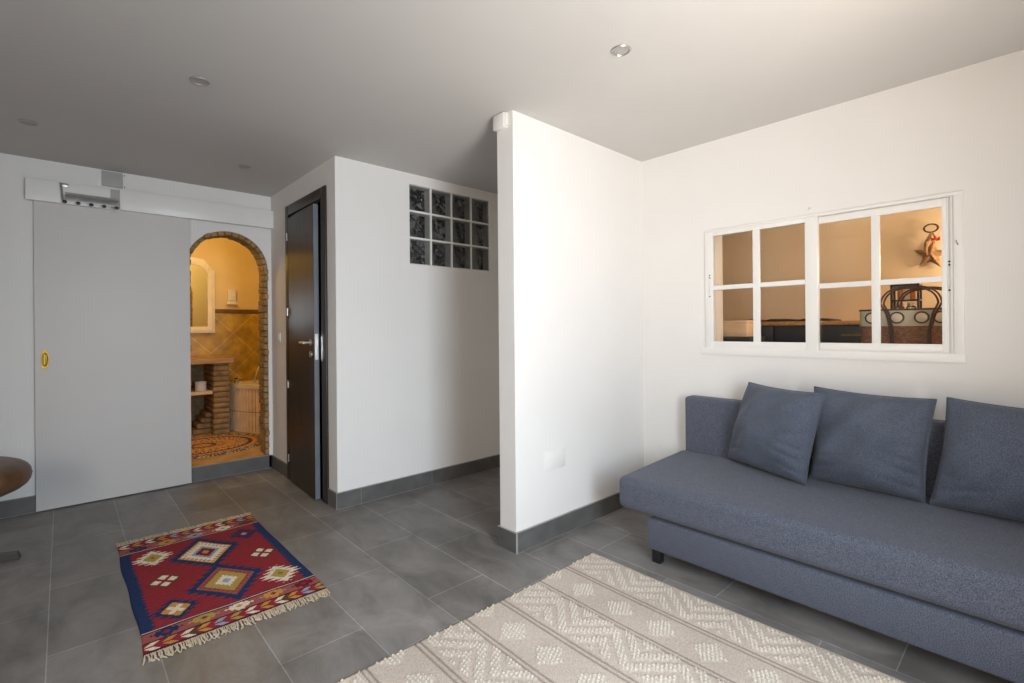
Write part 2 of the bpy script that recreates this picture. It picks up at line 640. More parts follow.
# door wall with doorway
DY0, DY1, DZ1 = 3.545, 4.262, 2.215
b = bm_new()
add_box(b, (XC, YG + 0.10, 0), (XC + 0.10, DY0, H))
add_box(b, (XC, DY1, 0), (XC + 0.10, YS, H))
add_box(b, (XC, DY0, DZ1), (XC + 0.10, DY1, H))
struct('wall_inner', b, M_WALL)
# wall with the arch
b = bm_new()
add_box(b, (XL - 0.2, YS, 0), (ARX - ARR, YSB, H))
add_box(b, (ARX + ARR, YS, 0), (XR, YSB, H))
NA = 28
prev = None
for i in range(NA + 1):
    a = PI - PI * i / NA
    p = (ARX + ARR * math.cos(a), ARZ + ARR * math.sin(a))
    if prev:
        add_poly(b, [(prev[0], YS, prev[1]), (p[0], YS, p[1]), (p[0], YS, H), (prev[0], YS, H)], (0, YSB - YS, 0))
    prev = p
struct('wall_back', b, M_WALL)
# walls out of view: left, and the one with the terrace door behind the camera
M_SIDE = mat('bounce_cutting_wall', (0.42, 0.39, 0.36), 0.85, var=0.03, scale=2)  # unseen walls made darker to cut light bouncing back into the room
b = bm_new()
add_box(b, (XL - 0.2, YB - 0.2, 0), (XL, YS, H))
struct('wall_left', b, M_SIDE)
b = bm_new()
TX0, TX1, TZ = 0.27, 1.21, 2.16
add_box(b, (XL, YB + 0.95, 0), (TX0, YB + 1.30, H))
add_box(b, (TX1, YB + 0.95, 0), (XR, YB + 1.30, H))
add_box(b, (TX0, YB + 0.95, TZ), (TX1, YB + 1.30, H))
struct('wall_front', b, M_SIDE)
# bathroom shell
b = bm_new()
add_box(b, (-0.6, YBATH, 1.47), (2.7, YBATH + 0.1, H))
add_box(b, (-0.7, YSB, 0), (-0.6, YBATH + 0.1, H))
add_box(b, (2.6, YSB, 0), (2.7, YBATH, H))
struct('wall_bathroom', b, M_WARMWALL)
b = bm_new()
add_box(b, (-0.6, YBATH - 0.006, 0.0), (2.6, YBATH + 0.1, 1.47))
struct('trim_1', b, M_DIAG)
b = bm_new()
add_box(b, (-0.6, YBATH - 0.014, 1.455), (2.6, YBATH + 0.02, 1.505), 0.004)
struct('trim_2', b, M_DADO)
b = bm_new()
add_poly(b, [(-0.6, YBATH, H), (-0.6, YBATH - 0.07, H), (-0.6, YBATH - 0.05, H - 0.04), (-0.6, YBATH, H - 0.08)], (3.2, 0, 0))
struct('trim_3', b, M_MIRFRAME)
# kitchen beyond the window
b = bm_new()
add_box(b, (4.46, YB - 0.2, 0), (4.56, YS, H))
add_box(b, (XRB, -0.62, 0), (4.46, -0.52, H))
add_box(b, (XRB, 3.0, 0), (4.46, 3.1, H))
struct('wall_kitchen', b, M_KITWALL)
# closet / shower behind the glass blocks: far wall
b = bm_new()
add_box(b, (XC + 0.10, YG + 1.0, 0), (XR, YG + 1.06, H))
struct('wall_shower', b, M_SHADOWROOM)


# skirting: grey tiles with pale joints
def skirting(name, p0, p1, nrm, first=0.33, ln=0.60, h=0.112, t=0.012):
    """tiles along p0->p1, standing off the wall along nrm"""
    p0, p1, nrm = Vector((*p0, 0)), Vector((*p1, 0)), Vector((*nrm, 0))
    L = (p1 - p0).length
    d = (p1 - p0).normalized()
    bm = bm_new()
    cuts = [0.0]
    s = first
    while s < L - 0.02:
        cuts.append(s)
        s += ln
    cuts.append(L)
    for a, c in zip(cuts, cuts[1:]):
        q = [p0 + d * (a + 0.0015), p0 + d * (c - 0.0015)]
        pts = [q[0], q[1], q[1] + nrm * t, q[0] + nrm * t]
        add_poly(bm, [(p.x, p.y, 0.003) for p in pts], (0, 0, h - 0.003))
    pts = [p0, p1, p1 + nrm * (t - 0.002), p0 + nrm * (t - 0.002)]
    add_poly(bm, [(p.x, p.y, 0.0) for p in pts], (0, 0, h + 0.004), 1)
    return struct(name, bm, [M_SKIRT, M_GROUT])


skirting('baseboard_partition', (XP, YP0), (XR, YP0), (0, -1), 0.66)
skirting('baseboard_end', (XP, YP0 - 0.012), (XP, YP1 + 0.012), (-1, 0), 0.9)
skirting('baseboard_partition_rear', (XR, YP1), (XP, YP1), (0, 1))
skirting('baseboard_middle', (XC - 0.012, YG), (XR, YG), (0, -1), 0.18)
skirting('baseboard_inner', (XC, YG), (XC, DY0 - 0.072), (-1, 0), 0.5)
skirting('baseboard_inner_rear', (XC, DY1 + 0.066), (XC, YS), (-1, 0), 0.9)
skirting('baseboard_back', (XL, YS), (ARX - ARR - 0.0, YS), (0, -1), 0.5)
skirting('baseboard_arch', (ARX - ARR, YS + 0.012), (XC, YS + 0.012), (0, -1), 0.9, h=0.118)
skirting('baseboard_right', (XR, -0.71), (XR, YP0), (-1, 0), 0.4)
skirting('baseboard_left', (XL, -0.8), (XL, YS), (1, 0), 0.4)

# brick lining of the arch
b = bm_new()
def lining_brick(c, tang, rad_, w, dep, th):
    """c on the intrados line; tang/rad unit vectors in XZ"""
    t = bmesh.new()
    bmesh.ops.create_cube(t, size=1.0)
    bmesh.ops.bevel(t, geom=t.edges[:], offset=0.12, segments=2, profile=0.6, affect='EDGES')
    for v in t.verts:
        q = v.co.copy()
        px = c[0] + tang[0] * q.x * w + rad_[0] * (q.z * th)
        pz = c[1] + tang[1] * q.x * w + rad_[1] * (q.z * th)
        v.co = Vector((px, (YS + YSB) / 2 + q.y * dep, pz))
    merge(b, t)
bw = 0.056
for side in (-1, 1):
    z = 0.125 + bw / 2
    while z < ARZ:
        j = random.uniform(-0.006, 0.006)
        lining_brick((ARX + side * (ARR - 0.015 + j), z), (0, 1), (side, 0), bw - 0.005, YSB - YS + random.uniform(-0.004, 0.006), 0.038)
        z += bw
nb = 17
for i in range(nb):
    a = PI * (i + 0.5) / nb
    j = random.uniform(-0.005, 0.005)
    c = (ARX + (ARR - 0.015 + j) * math.cos(a), ARZ + (ARR - 0.015 + j) * math.sin(a))
    lining_brick(c, (-math.sin(a), math.cos(a)), (math.cos(a), math.sin(a)), bw - 0.005, YSB - YS + random.uniform(-0.004, 0.006), 0.038)
for side in (-1, 1):
    x = ARX + side * ARR
    add_box(b, (min(x, x - side * 0.012), YS + 0.006, 0.12), (max(x, x - side * 0.012), YSB - 0.004, ARZ), mi=1)
for i in range(24):
    a0, a1 = PI * i / 24, PI * (i + 1) / 24
    P = lambda a, r: (ARX + r * math.cos(a), YS + 0.006, ARZ + r * math.sin(a))
    add_poly(b, [P(a0, ARR), P(a1, ARR), P(a1, ARR - 0.012), P(a0, ARR - 0.012)], (0, YSB - YS - 0.01, 0), 1)
struct('trim_4', b, [M_BRICK, M_MORTAR])

# ------------------------------------------------------------------ sliding door and its track cover
d1 = struct('door_1', loc=(0.31, 4.74, 0))
b = bm_new()
add_box(b, (-0.143, 4.716, 0.008), (0.768, 4.740, 2.26), 0.002)
obj('door_panel', b, M_SAGE, d1)
b = bm_new()   # recessed brass finger pull: rounded plate with scooped grip
hx, hz = -0.092, 1.058
prof = []
for i in range(24):
    a = 2 * PI * i / 24
    sx, sz = math.cos(a), math.sin(a)
    prof.append((hx + 0.021 * math.copysign(abs(sx) ** 0.7, sx), 4.7165, hz + 0.066 * math.copysign(abs(sz) ** 0.75, sz)))
add_poly(b, prof, (0, -0.007, 0))
hp = obj('door_handle', b, M_BRASS, d1)
hp['label'] = 'oval polished brass finger pull'
b = bm_new()
pts = [(hx + 0.012 * math.cos(2 * PI * i / 20), 4.708, hz + 0.044 * math.sin(2 * PI * i / 20)) for i in range(20)]
add_tube(b, pts, 0.0045, 8, closed=True)
add_box(b, (hx + 0.004, 4.700, hz - 0.034), (hx + 0.012, 4.7095, hz + 0.034), 0.002)
obj('grip', b, M_BRASS, hp)

b = bm_new()
add_box(b, (-0.181, 4.682, 2.158), (0.268, 4.712, 2.306), 0.002)
struct('trim_5', b, M_TRIM)
b = bm_new()
add_box(b, (0.322, 4.682, 2.163), (1.401, 4.712, 2.318), 0.002)
struct('trim_6', b, M_TRIM)
b = bm_new()
add_box(b, (-0.175, 4.7125, 2.268), (1.401, YS, 2.296))
add_box(b, (0.268, 4.696, 2.18), (0.322, 4.7125, 2.31))
struct('trim_7', b, M_GREYPL)

# cover box with flanges above the track
t = thing('junction_box', (0.281, YS, 2.33), 'grey rectangular cover box on the wall above the sliding door track', 'junction box')
b = bm_new()
add_box(b, (0.222, 4.728, 2.338), (0.344, 4.752, 2.448), 0.002)
obj('cover', b, M_GREYPL, t)
b = bm_new()
add_box(b, (0.196, 4.748, 2.334), (0.366, 4.7525, 2.452), 0.001)
obj('flange', b, M_TRIM, t)
for zz in (2.352, 2.438):
    b = bm_new()
    add_lathe(b, [(0.004, 0), (0.004, -0.002), (0.002, -0.003)], (0.356, 4.748, zz), 10, axis='Y')
    obj('screw', b, M_BLACK, t)

# steel coat rack hooked on the track cover
t = thing('coat_rack', (0.15, 4.682, 2.16), 'shiny steel coat rack with dark round knobs on the sliding door track cover', 'coat rack')
b = bm_new()
prof = [(-0.001, 2.240), (-0.004, 2.240), (-0.006, 2.225), (-0.030, 2.212), (-0.034, 2.206), (-0.034, 2.172), (-0.031, 2.172),
        (-0.031, 2.203), (-0.028, 2.208), (-0.001, 2.222)]
add_poly(b, [(0.02, 4.682 + y, z) for y, z in prof], (0.29, 0, 0))
r_ = obj('rail', b, M_STEEL, t)
b = bm_new()
add_poly(b, [(-0.010, 4.681, 2.300), (-0.010, 4.672, 2.300), (0.002, 4.640, 2.168), (0.002, 4.681, 2.168)], (0.012, 0, 0))
add_box(b, (-0.004, 4.674, 2.276), (0.038, 4.681, 2.300), 0.002)
obj('end_bracket', b, M_STEEL, t)
b = bm_new()
add_poly(b, [(0.306, 4.681, 2.226), (0.306, 4.645, 2.212), (0.306, 4.642, 2.168), (0.306, 4.681, 2.168)], (0.008, 0, 0))
obj('end_bracket', b, M_STEEL, t)
for i in range(5):
    x = 0.017 + i * 0.0705
    b = bm_new()
    add_cyl(b, (x, 4.652, 2.166), (x, 4.632, 2.162), 0.005, n=10)
    add_lathe(b, [(0.003, 0), (0.010, -0.003), (0.0125, -0.010), (0.009, -0.017), (0.002, -0.019)], (x, 4.636, 2.161), 14, axis='Y')
    obj('hook', b, M_BLACK, t)

# ------------------------------------------------------------------ dark door
d2 = struct('door_2', loc=(XC, 3.9, 0))
b = bm_new()
CW = 0.070
add_box(b, (XC - 0.016, DY0 - CW, 0), (XC, DY0 + 0.012, DZ1 + CW), 0.003)
add_box(b, (XC - 0.016, DY1 - 0.012, 0), (XC, DY1 + 0.062, DZ1 + CW), 0.003)
add_box(b, (XC - 0.0155, DY0, DZ1 - 0.012), (XC, DY1, DZ1 + CW), 0.003)
add_box(b, (XC, DY0, 0), (XC + 0.10, DY0 + 0.02, DZ1))
add_box(b, (XC, DY1 - 0.02, 0), (XC + 0.10, DY1, DZ1))
add_box(b, (XC, DY0, DZ1 - 0.02), (XC + 0.10, DY1, DZ1))
obj('door_frame', b, M_WENGE, d2)
# leaf standing slightly ajar towards the room
hinge = Vector((1.378, 4.228, 0))
ang = math.radians(2.6)
def leafpt(s, t, z):
    """s from the hinge along the leaf, t through its thickness (into the doorway +)"""
    dx = Vector((-math.sin(ang), -math.cos(ang), 0))
    nx = Vector((math.cos(ang), -math.sin(ang), 0))
    p = hinge + dx * s + nx * t
    return (p.x, p.y, z)
LW = 0.625
b = bm_new()
add_poly(b, [leafpt(0, 0, 0.008), leafpt(LW, 0, 0.008), leafpt(LW, 0.036, 0.008), leafpt(0, 0.036, 0.008)], (0, 0, 2.165))
bmesh.ops.bevel(b, geom=b.edges[:], offset=0.002, segments=1, affect='EDGES')
leaf = obj('door_leaf', b, M_WENGE, d2)
for z in (2.02, 1.40, 0.80, 0.19):
    b = bm_new()
    p = leafpt(-0.012, -0.006, z)
    add_cyl(b, (p[0], p[1], z - 0.030), (p[0], p[1], z + 0.030), 0.006, n=12)
    obj('hinge', b, M_STEEL, d2)
b = bm_new()   # lever handle with rose
c = leafpt(LW - 0.065, 0, 1.155)
n_ = Vector((-math.cos(ang), math.sin(ang), 0))
C0 = Vector(c)
add_cyl(b, C0, C0 + n_ * 0.008, 0.025, n=24)
add_cyl(b, C0 + n_ * 0.008, C0 + n_ * 0.045, 0.009, n=14)
e = Vector(leafpt(LW - 0.065 - 0.115, 0, 1.155)) + n_ * 0.047
add_tube(b, [C0 + n_ * 0.040, C0 + n_ * 0.047, (C0 + n_ * 0.047) * 0.5 + e * 0.5, e], [0.010, 0.0105, 0.009, 0.008], 12)
add_cyl(b, C0 + Vector((0, 0, -0.085)), C0 + Vector((0, 0, -0.085)) + n_ * 0.008, 0.024, n=24)
h_ = obj('door_handle', b, M_STEEL, leaf)
bb = bm_new()   # paler strip painting a daylight reflection on the leaf's free edge
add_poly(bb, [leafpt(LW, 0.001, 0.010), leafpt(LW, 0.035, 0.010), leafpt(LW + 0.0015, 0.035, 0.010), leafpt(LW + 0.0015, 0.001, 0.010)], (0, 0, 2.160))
obj('edge_reflection', bb, M_EDGE_REFLECTION, leaf)['label'] = 'grey-blue daylight reflection painted on the door leaf edge'
h_['label'] = 'steel lever handle with round rose'
b = bm_new()   # latch plate on the leaf edge
add_poly(b, [leafpt(LW, 0.006, 1.03), leafpt(LW, 0.030, 1.03), leafpt(LW + 0.003, 0.030, 1.03), leafpt(LW + 0.003, 0.006, 1.03)], (0, 0, 0.19))
add_poly(b, [leafpt(LW + 0.003, 0.012, 1.14), leafpt(LW + 0.003, 0.024, 1.14), leafpt(LW + 0.012, 0.024, 1.14), leafpt(LW + 0.005, 0.012, 1.14)], (0, 0, 0.03))
obj('latch_plate', b, M_STEEL, leaf)
b = bm_new()   # strike plate on the frame
add_box(b, (XC - 0.018, DY0 - 0.012, 1.02), (XC - 0.0155, DY0 + 0.012, 1.20), 0.001)
obj('strike_plate', b, M_STEEL, d2)

# ------------------------------------------------------------------ glass-block panel
w2 = struct('window_2', loc=(2.395, YG, 1.76))
b = bm_new()
gt, ge = 0.011, 0.003
bs = (GX1 - GX0 - 3 * gt - 2 * ge) / 4
bsz = (GZ1 - GZ0 - 2 * gt - 2 * ge) / 3
for i in range(1, 4):
    x = GX0 + ge - gt + i * (bs + gt)
    add_box(b, (x, YG + 0.004, GZ0), (x + gt, YG + 0.095, GZ1))
for j in range(1, 3):
    z = GZ0 + ge - gt + j * (bsz + gt)
    add_box(b, (GX0, YG + 0.005, z), (GX1, YG + 0.094, z + gt))
obj('grout_grid', b, M_TRIM, w2)
for i in range(4):
    for j in range(3):
        x0 = GX0 + ge + i * (bs + gt)
        z0 = GZ0 + ge + j * (bsz + gt)
        x1, z1 = x0 + bs, z0 + bsz
        b = bm_new()
        add_box(b, (x0, YG + 0.086, z0), (x1, YG + 0.096, z1), mi=0)        # back glass
        rim = 0.012
        for lo, hi in (((x0, YG + 0.012, z0), (x0 + 0.004, YG + 0.086, z1)), ((x1 - 0.004, YG + 0.012, z0), (x1, YG + 0.086, z1)),
                       ((x0, YG + 0.012, z0), (x1, YG + 0.086, z0 + 0.004)), ((x0, YG + 0.012, z1 - 0.004), (x1, YG + 0.086, z1))):
            add_box(b, lo, hi, mi=1)
        o = obj('glass_block', b, [M_BLOCKGLASS, M_BLOCKEDGE], w2)
        b = bm_new()
        add_box(b, (x0 + 0.004, YG + 0.012, z0 + 0.004), (x1 - 0.004, YG + 0.016, z1 - 0.004), 0.001)
        obj('face', b, M_GLASS, o)

# ------------------------------------------------------------------ small wall fittings
t = thing('motion_sensor', (XP - 0.015, 2.07, 2.41), 'white motion sensor box at the top of the partition end', 'motion sensor')
b = bm_new()
add_box(b, (XP - 0.034, 2.026, 2.374), (XP, 2.118, H - 0.004), 0.004)
obj('housing', b, M_PLASTIC, t)
b = bm_new()
add_cyl(b, (XP - 0.0145, 2.028, 2.380), (XP - 0.0145, 2.028, H - 0.010), 0.014, n=18)
obj('lens', b, M_CERAMIC, t)

t = thing('light_switch', (XC, 4.54, 1.185), 'small white light switch on the wall left of the dark door', 'light switch')
b = bm_new()
add_box(b, (XC - 0.008, 4.50, 1.145), (XC, 4.58, 1.225), 0.003)
obj('plate', b, M_PLASTIC, t)
b = bm_new()
add_box(b, (XC - 0.012, 4.518, 1.16), (XC - 0.007, 4.562, 1.21), 0.002)
obj('rocker', b, M_PLASTIC, t)

t = thing('blank_cover_plate', (2.165, YP0, 0.46), 'white blank cover plate low on the white partition', 'cover plate')
b = bm_new()
add_box(b, (2.075, YP0 - 0.005, 0.404), (2.255, YP0, 0.516), 0.002)
obj('plate', b, M_WALL, t)
for xx in (2.09, 2.24):
    b = bm_new()
    add_lathe(b, [(0.004, 0), (0.004, -0.002), (0.002, -0.003)], (xx, YP0 - 0.004, 0.46), 10, axis='Y')
    obj('screw', b, M_PLASTIC, t)


def spot(loc, label):
    t = thing('recessed_spotlight', loc, label, 'ceiling light', 'recessed ceiling spotlights')
    b = bm_new()
    add_lathe(b, [(0.0335, -0.001), (0.043, -0.001), (0.044, -0.003), (0.041, -0.007), (0.036, -0.008), (0.033, -0.004), (0.031, 0.0)], loc, 32)
    # open centre: drop the cap faces
    caps = [f for f in b.faces if len(f.verts) > 4]
    bmesh.ops.delete(b, geom=caps, context='FACES_ONLY')
    obj('ring', b, M_RING, t)
    b = bm_new()
    add_lathe(b, [(0.0315, -0.004), (0.027, -0.0025), (0.012, -0.002), (0.006, -0.0035), (0.001, -0.004)], loc, 28)
    obj('lamp', b, M_GREYPL, t)
    return t


s0 = spot((1.802, 1.242, H), 'recessed round spotlight in the ceiling right of the partition, nearest the sofa')
dup(s0, (0.497, 2.754, H), 'recessed round spotlight in the ceiling left of the partition, largest of the left three')
dup(s0, (-0.139, 3.951, H), 'recessed round spotlight at the far left edge of the ceiling')
dup(s0, (0.997, 3.988, H), 'recessed round spotlight in the ceiling just in front of the arch')

# ------------------------------------------------------------------ sliding window between the rooms
w1 = struct('window_1', loc=(XR, 0.88, 1.07))
b = bm_new()
FO0, FO1, FZ0, FZ1 = 0.250, 1.540, 1.066, 1.879
# flat flange on the wall, then the frame proper
fx = XR - 0.012
add_box(b, (fx, FO0, WZ1 - 0.004), (XR + 0.06, FO1 - 0.03, FZ1), 0.002)
add_box(b, (fx, FO0, FZ0), (XR + 0.06, FO1, WZ0 + 0.006), 0.002)
add_box(b, (fx - 0.001, FO0 + 0.002, WZ0 + 0.004), (XR + 0.058, WY0 - 0.012, WZ1 - 0.002), 0.002)
add_box(b, (XR + 0.020, WY0 - 0.014, WZ0), (XR + 0.05, WY0 + 0.0135, WZ1))
add_box(b, (fx - 0.001, WY1 + 0.036, WZ0 + 0.004), (XR + 0.058, FO1 - 0.032, WZ1 - 0.002), 0.002)
obj('window_frame', b, M_TRIM, w1)
b = bm_new()   # reveal boards through the wall
add_box(b, (XR + 0.044, WY0, WZ0 - 0.0), (XRB + 0.01, WY1, WZ0 + 0.012))
add_box(b, (XR + 0.044, WY0, WZ1 - 0.012), (XRB + 0.01, WY1, WZ1))
add_box(b, (XR + 0.044, WY0, WZ0), (XRB + 0.01, WY0 + 0.012, WZ1))
add_box(b, (XR + 0.0155, WY1 - 0.012, WZ0), (XRB + 0.01, WY1, WZ1))
obj('window_reveal', b, M_TRIM, w1)


def sash(x0, x1, ya, yb, stile_a, stile_b, za, zb, rail_b, rail_t, midz, munt):
    b = bm_new()
    add_box(b, (x0, ya, za), (x1, ya + stile_a, zb), 0.002)
    add_box(b, (x0, yb - stile_b, za), (x1, yb, zb), 0.002)
    add_box(b, (x0 + 0.001, ya + stile_a - 0.002, za), (x1 - 0.001, yb - stile_b + 0.002, za + rail_b), 0.002)
    add_box(b, (x0 + 0.001, ya + stile_a - 0.002, zb - rail_t), (x1 - 0.001, yb - stile_b + 0.002, zb), 0.002)
    my = (ya + stile_a + yb - stile_b) / 2
    add_box(b, (x0 + 0.003, my - munt / 2, za + rail_b - 0.002), (x1 - 0.003, my + munt / 2, zb - rail_t + 0.002), 0.002)
    add_box(b, (x0 + 0.004, ya + stile_a - 0.002, midz - 0.014), (x1 - 0.004, yb - stile_b + 0.002, midz + 0.014), 0.002)
    o = obj('sash', b, M_TRIM, w1)
    g = (x0 + x1) / 2
    for y0, y1 in ((ya + stile_a, my - munt / 2), (my + munt / 2, yb - stile_b)):
        for z0, z1 in ((za + rail_b, midz - 0.014), (midz + 0.014, zb - rail_t)):
            bb = bm_new()
            add_box(bb, (g - 0.002, y0 - 0.003, z0 - 0.003), (g + 0.002, y1 + 0.003, z1 + 0.003))
            obj('pane', bb, M_GLASS, o)
    return o


sL = sash(XR - 0.010, XR + 0.014, 0.856, WY1 + 0.036, 0.064, 0.045, WZ0 + 0.004, WZ1 - 0.004, 0.044, 0.026, 1.500, 0.040)
sR = sash(XR + 0.016, XR + 0.040, WY0 + 0.014, 0.900, 0.020, 0.040, WZ0 + 0.004, WZ1 - 0.006, 0.044, 0.038, 1.472, 0.037)


def pull(y, z, x):
    b = bm_new()
    add_box(b, (x - 0.004, y - 0.008, z - 0.042), (x, y + 0.008, z + 0.042), 0.002)
    add_box(b, (x - 0.010, y - 0.0055, z - 0.036), (x - 0.004, y - 0.002, z + 0.036), 0.001)
    o = obj('finger_pull', b, M_PLASTIC, w1)
    for dz in (0.062, 0.078, -0.060):
        bb = bm_new()
        add_lathe(bb, [(0.0045, 0), (0.0045, -0.002), (0.001, -0.003)], (x, y, z + dz), 10, axis='X')
        obj('screw', bb, M_BLACK, o)


pull(1.478, 1.505, XR - 0.010)
pull(WY0 + 0.006, 1.475, XR + 0.016)
b = bm_new()
add_tube(b, [(XR, 0.896, 1.915), (XR - 0.012, 0.896, 1.917), (XR - 0.020, 0.896, 1.911), (XR - 0.022, 0.896, 1.902)], 0.003, 8)
obj('curtain_hook', b, M_PLASTIC, w1)
b = bm_new()
add_tube(b, [(XR - 0.012, 0.272, 1.628), (XR - 0.022, 0.272, 1.630), (XR - 0.030, 0.275, 1.637), (XR - 0.030, 0.277, 1.647)], 0.003, 8)
obj('curtain_hook', b, M_GREYPL, w1)

# ------------------------------------------------------------------ sofa
sofa = thing('sofa', (2.68, 0.45, 0), 'long blue-grey fabric sofa under the white window', 'sofa')
SY0, SY1 = -0.50, 1.632
b = bm_new()
add_box(b, (2.302, -0.32, 0.062), (3.05, 1.449, 0.226), 0.014, 3)
add_box(b, (2.345, -0.28, 0.20), (3.0, 1.41, 0.242))
obj('base', b, M_SOFA, sofa)
# seat: one long soft cushion, slightly higher at the back and slightly crowned
b = bm_new()
add_box(b, (2.290, SY0, 0.238), (3.024, SY1, 0.414), 0.040, 6)
bmesh.ops.subdivide_edges(b, edges=[e for e in b.edges if e.calc_length() > 0.3], cuts=9, use_grid_fill=True)
for v in b.verts:
    if v.co.z > 0.33:
        v.co.z += (v.co.x - 2.30) * 0.0405
        v.co.z += 0.004 * math.sin(max(0, min(1, (v.co.x - 2.33) / 0.65)) * PI) * (0.6 + 0.4 * math.sin(v.co.y * 3.1))
seat = obj('seat_cushion', b, M_SOFA, sofa)
b = bm_new()
add_box(b, (3.012, SY0, 0.20), (3.122, 1.606, 0.792), 0.020, 4)
obj('backrest', b, M_SOFA, sofa)
for lx, ly in ((2.305, 1.374), (2.305, -0.29), (2.98, 1.374), (2.98, -0.29)):
    b = bm_new()
    add_box(b, (lx, ly, 0.0), (lx + 0.046, ly + 0.046, 0.066), 0.002)
    obj('leg', b, M_BLACK, sofa)


# ------------------------------------------------------------------ throw cushions
def cushion(name, tl, tr, br_, bl, front, back, label, n=48, seed=1, wr=1.0):
    TL, TR, BR, BL = map(Vector, (tl, tr, br_, bl))
    cen = (TL + TR + BR + BL) / 4
    t = thing(name, (cen.x, cen.y, min(BL.z, BR.z)), label, 'cushion', 'cushions on the sofa')
    nrm = (TR - BL).cross(TL - BR).normalized()
    if nrm.x > 0:
        nrm = -nrm
    rr = random.Random(seed)
    ph = [rr.uniform(0, 6.28) for _ in range(6)]

    def base(u, v):
        # edges pulled in between the corners
        k = 0.030
        uu = u + k * (0.5 - u) * 2 * (4 * v * (1 - v)) ** 1.0 * 0.9
        vv = v + (k if v > 0.5 else 0.010) * (0.5 - v) * 2 * (4 * u * (1 - u)) ** 1.0 * 0.9
        return (BL * (1 - uu) + BR * uu) * (1 - vv) + (TL * (1 - uu) + TR * uu) * vv

    def puff(u, v):
        a = max(0.0, 1 - abs(2 * u - 1) ** 2.1)
        c = max(0.0, 1 - abs(2 * v - 1) ** 2.1)
        return (a * c) ** 0.46

    def crease(u, v):
        s = 0.0
        # short folds running in from the side seams and the lower corners
        for k0, sl, u0_, wd, am in ((0.34, 0.25, 0.58, 0.017, 0.0050), (0.22, 0.30, 0.50, 0.020, 0.0060), (0.10, 0.22, 0.55, 0.016, 0.0050), (0.52, -0.12, 0.74, 0.015, 0.0036)):
            s += am * math.exp(-((v - k0 - sl * (1 - u)) / wd) ** 2) * max(0, (u - u0_) / (1 - u0_)) ** 0.8
        for k0, sl, u0_, wd, am in ((0.14, 0.22, 0.46, 0.018, 0.0050), (0.30, -0.10, 0.26, 0.015, 0.0036), (0.55, 0.12, 0.22, 0.015, 0.0032)):
            s += am * math.exp(-((v - k0 - sl * u) / wd) ** 2) * max(0, (u0_ - u) / u0_) ** 0.8
        s += 0.004 * math.sin(9 * u + 7 * v + ph[0]) * math.sin(6 * v - 4 * u + ph[1])
        s += 0.003 * math.sin(17 * u - 13 * v + ph[2])
        return 2.6 * s * wr * min(1, 14 * u * (1 - u)) * min(1, 14 * v * (1 - v))

    b = bm_new()
    F, B = {}, {}
    for i in range(n + 1):
        for j in range(n + 1):
            u, v = i / n, j / n
            p = base(u, v)
            edge = i in (0, n) or j in (0, n)
            h = puff(u, v)
            F[i, j] = b.verts.new(p + nrm * (front * h - crease(u, v)))
            B[i, j] = F[i, j] if edge else b.verts.new(p - nrm * back * h)
    for i in range(n):
        for j in range(n):
            b.faces.new((F[i, j], F[i + 1, j], F[i + 1, j + 1], F[i, j + 1]))
            q = (B[i, j], B[i, j + 1], B[i + 1, j + 1], B[i + 1, j])
            if len(set(q)) == 4 and not all(a in F.values() and False for a in q):
                try:
                    b.faces.new(q)
                except ValueError:
                    pass
    obj('cover', b, M_PILLOW, t, smooth=70)
    b = bm_new()
    ring = [base(i / n, 0) for i in range(n)] + [base(1, j / n) for j in range(n)] + [base(1 - i / n, 1) for i in range(n)] + [base(0, 1 - j / n) for j in range(n)]
    add_tube(b, ring, 0.0028, 6, closed=True)
    obj('seam', b, M_PILLOW, t, smooth=60)
    return t


cushion('throw_cushion', (3.010, 1.192, 0.916), (2.822, 0.742, 0.908), (2.770, 0.822, 0.440), (2.968, 1.302, 0.450), 0.120, 0.062,
        'blue-grey cushion set at an angle, leftmost of the three on the sofa', seed=3)
cushion('throw_cushion', (2.978, 0.838, 0.922), (2.955, 0.335, 0.906), (2.880, 0.370, 0.442), (2.905, 0.842, 0.444), 0.115, 0.060,
        'square blue-grey cushion upright against the backrest, middle of the three on the sofa', seed=8)
cushion('throw_cushion', (2.945, 0.298, 0.920), (2.950, -0.205, 0.895), (2.870, -0.155, 0.442), (2.866, 0.352, 0.442), 0.115, 0.060,
        'grey cushion cut off by the right edge, rightmost of the three on the sofa', seed=15, wr=0.9)


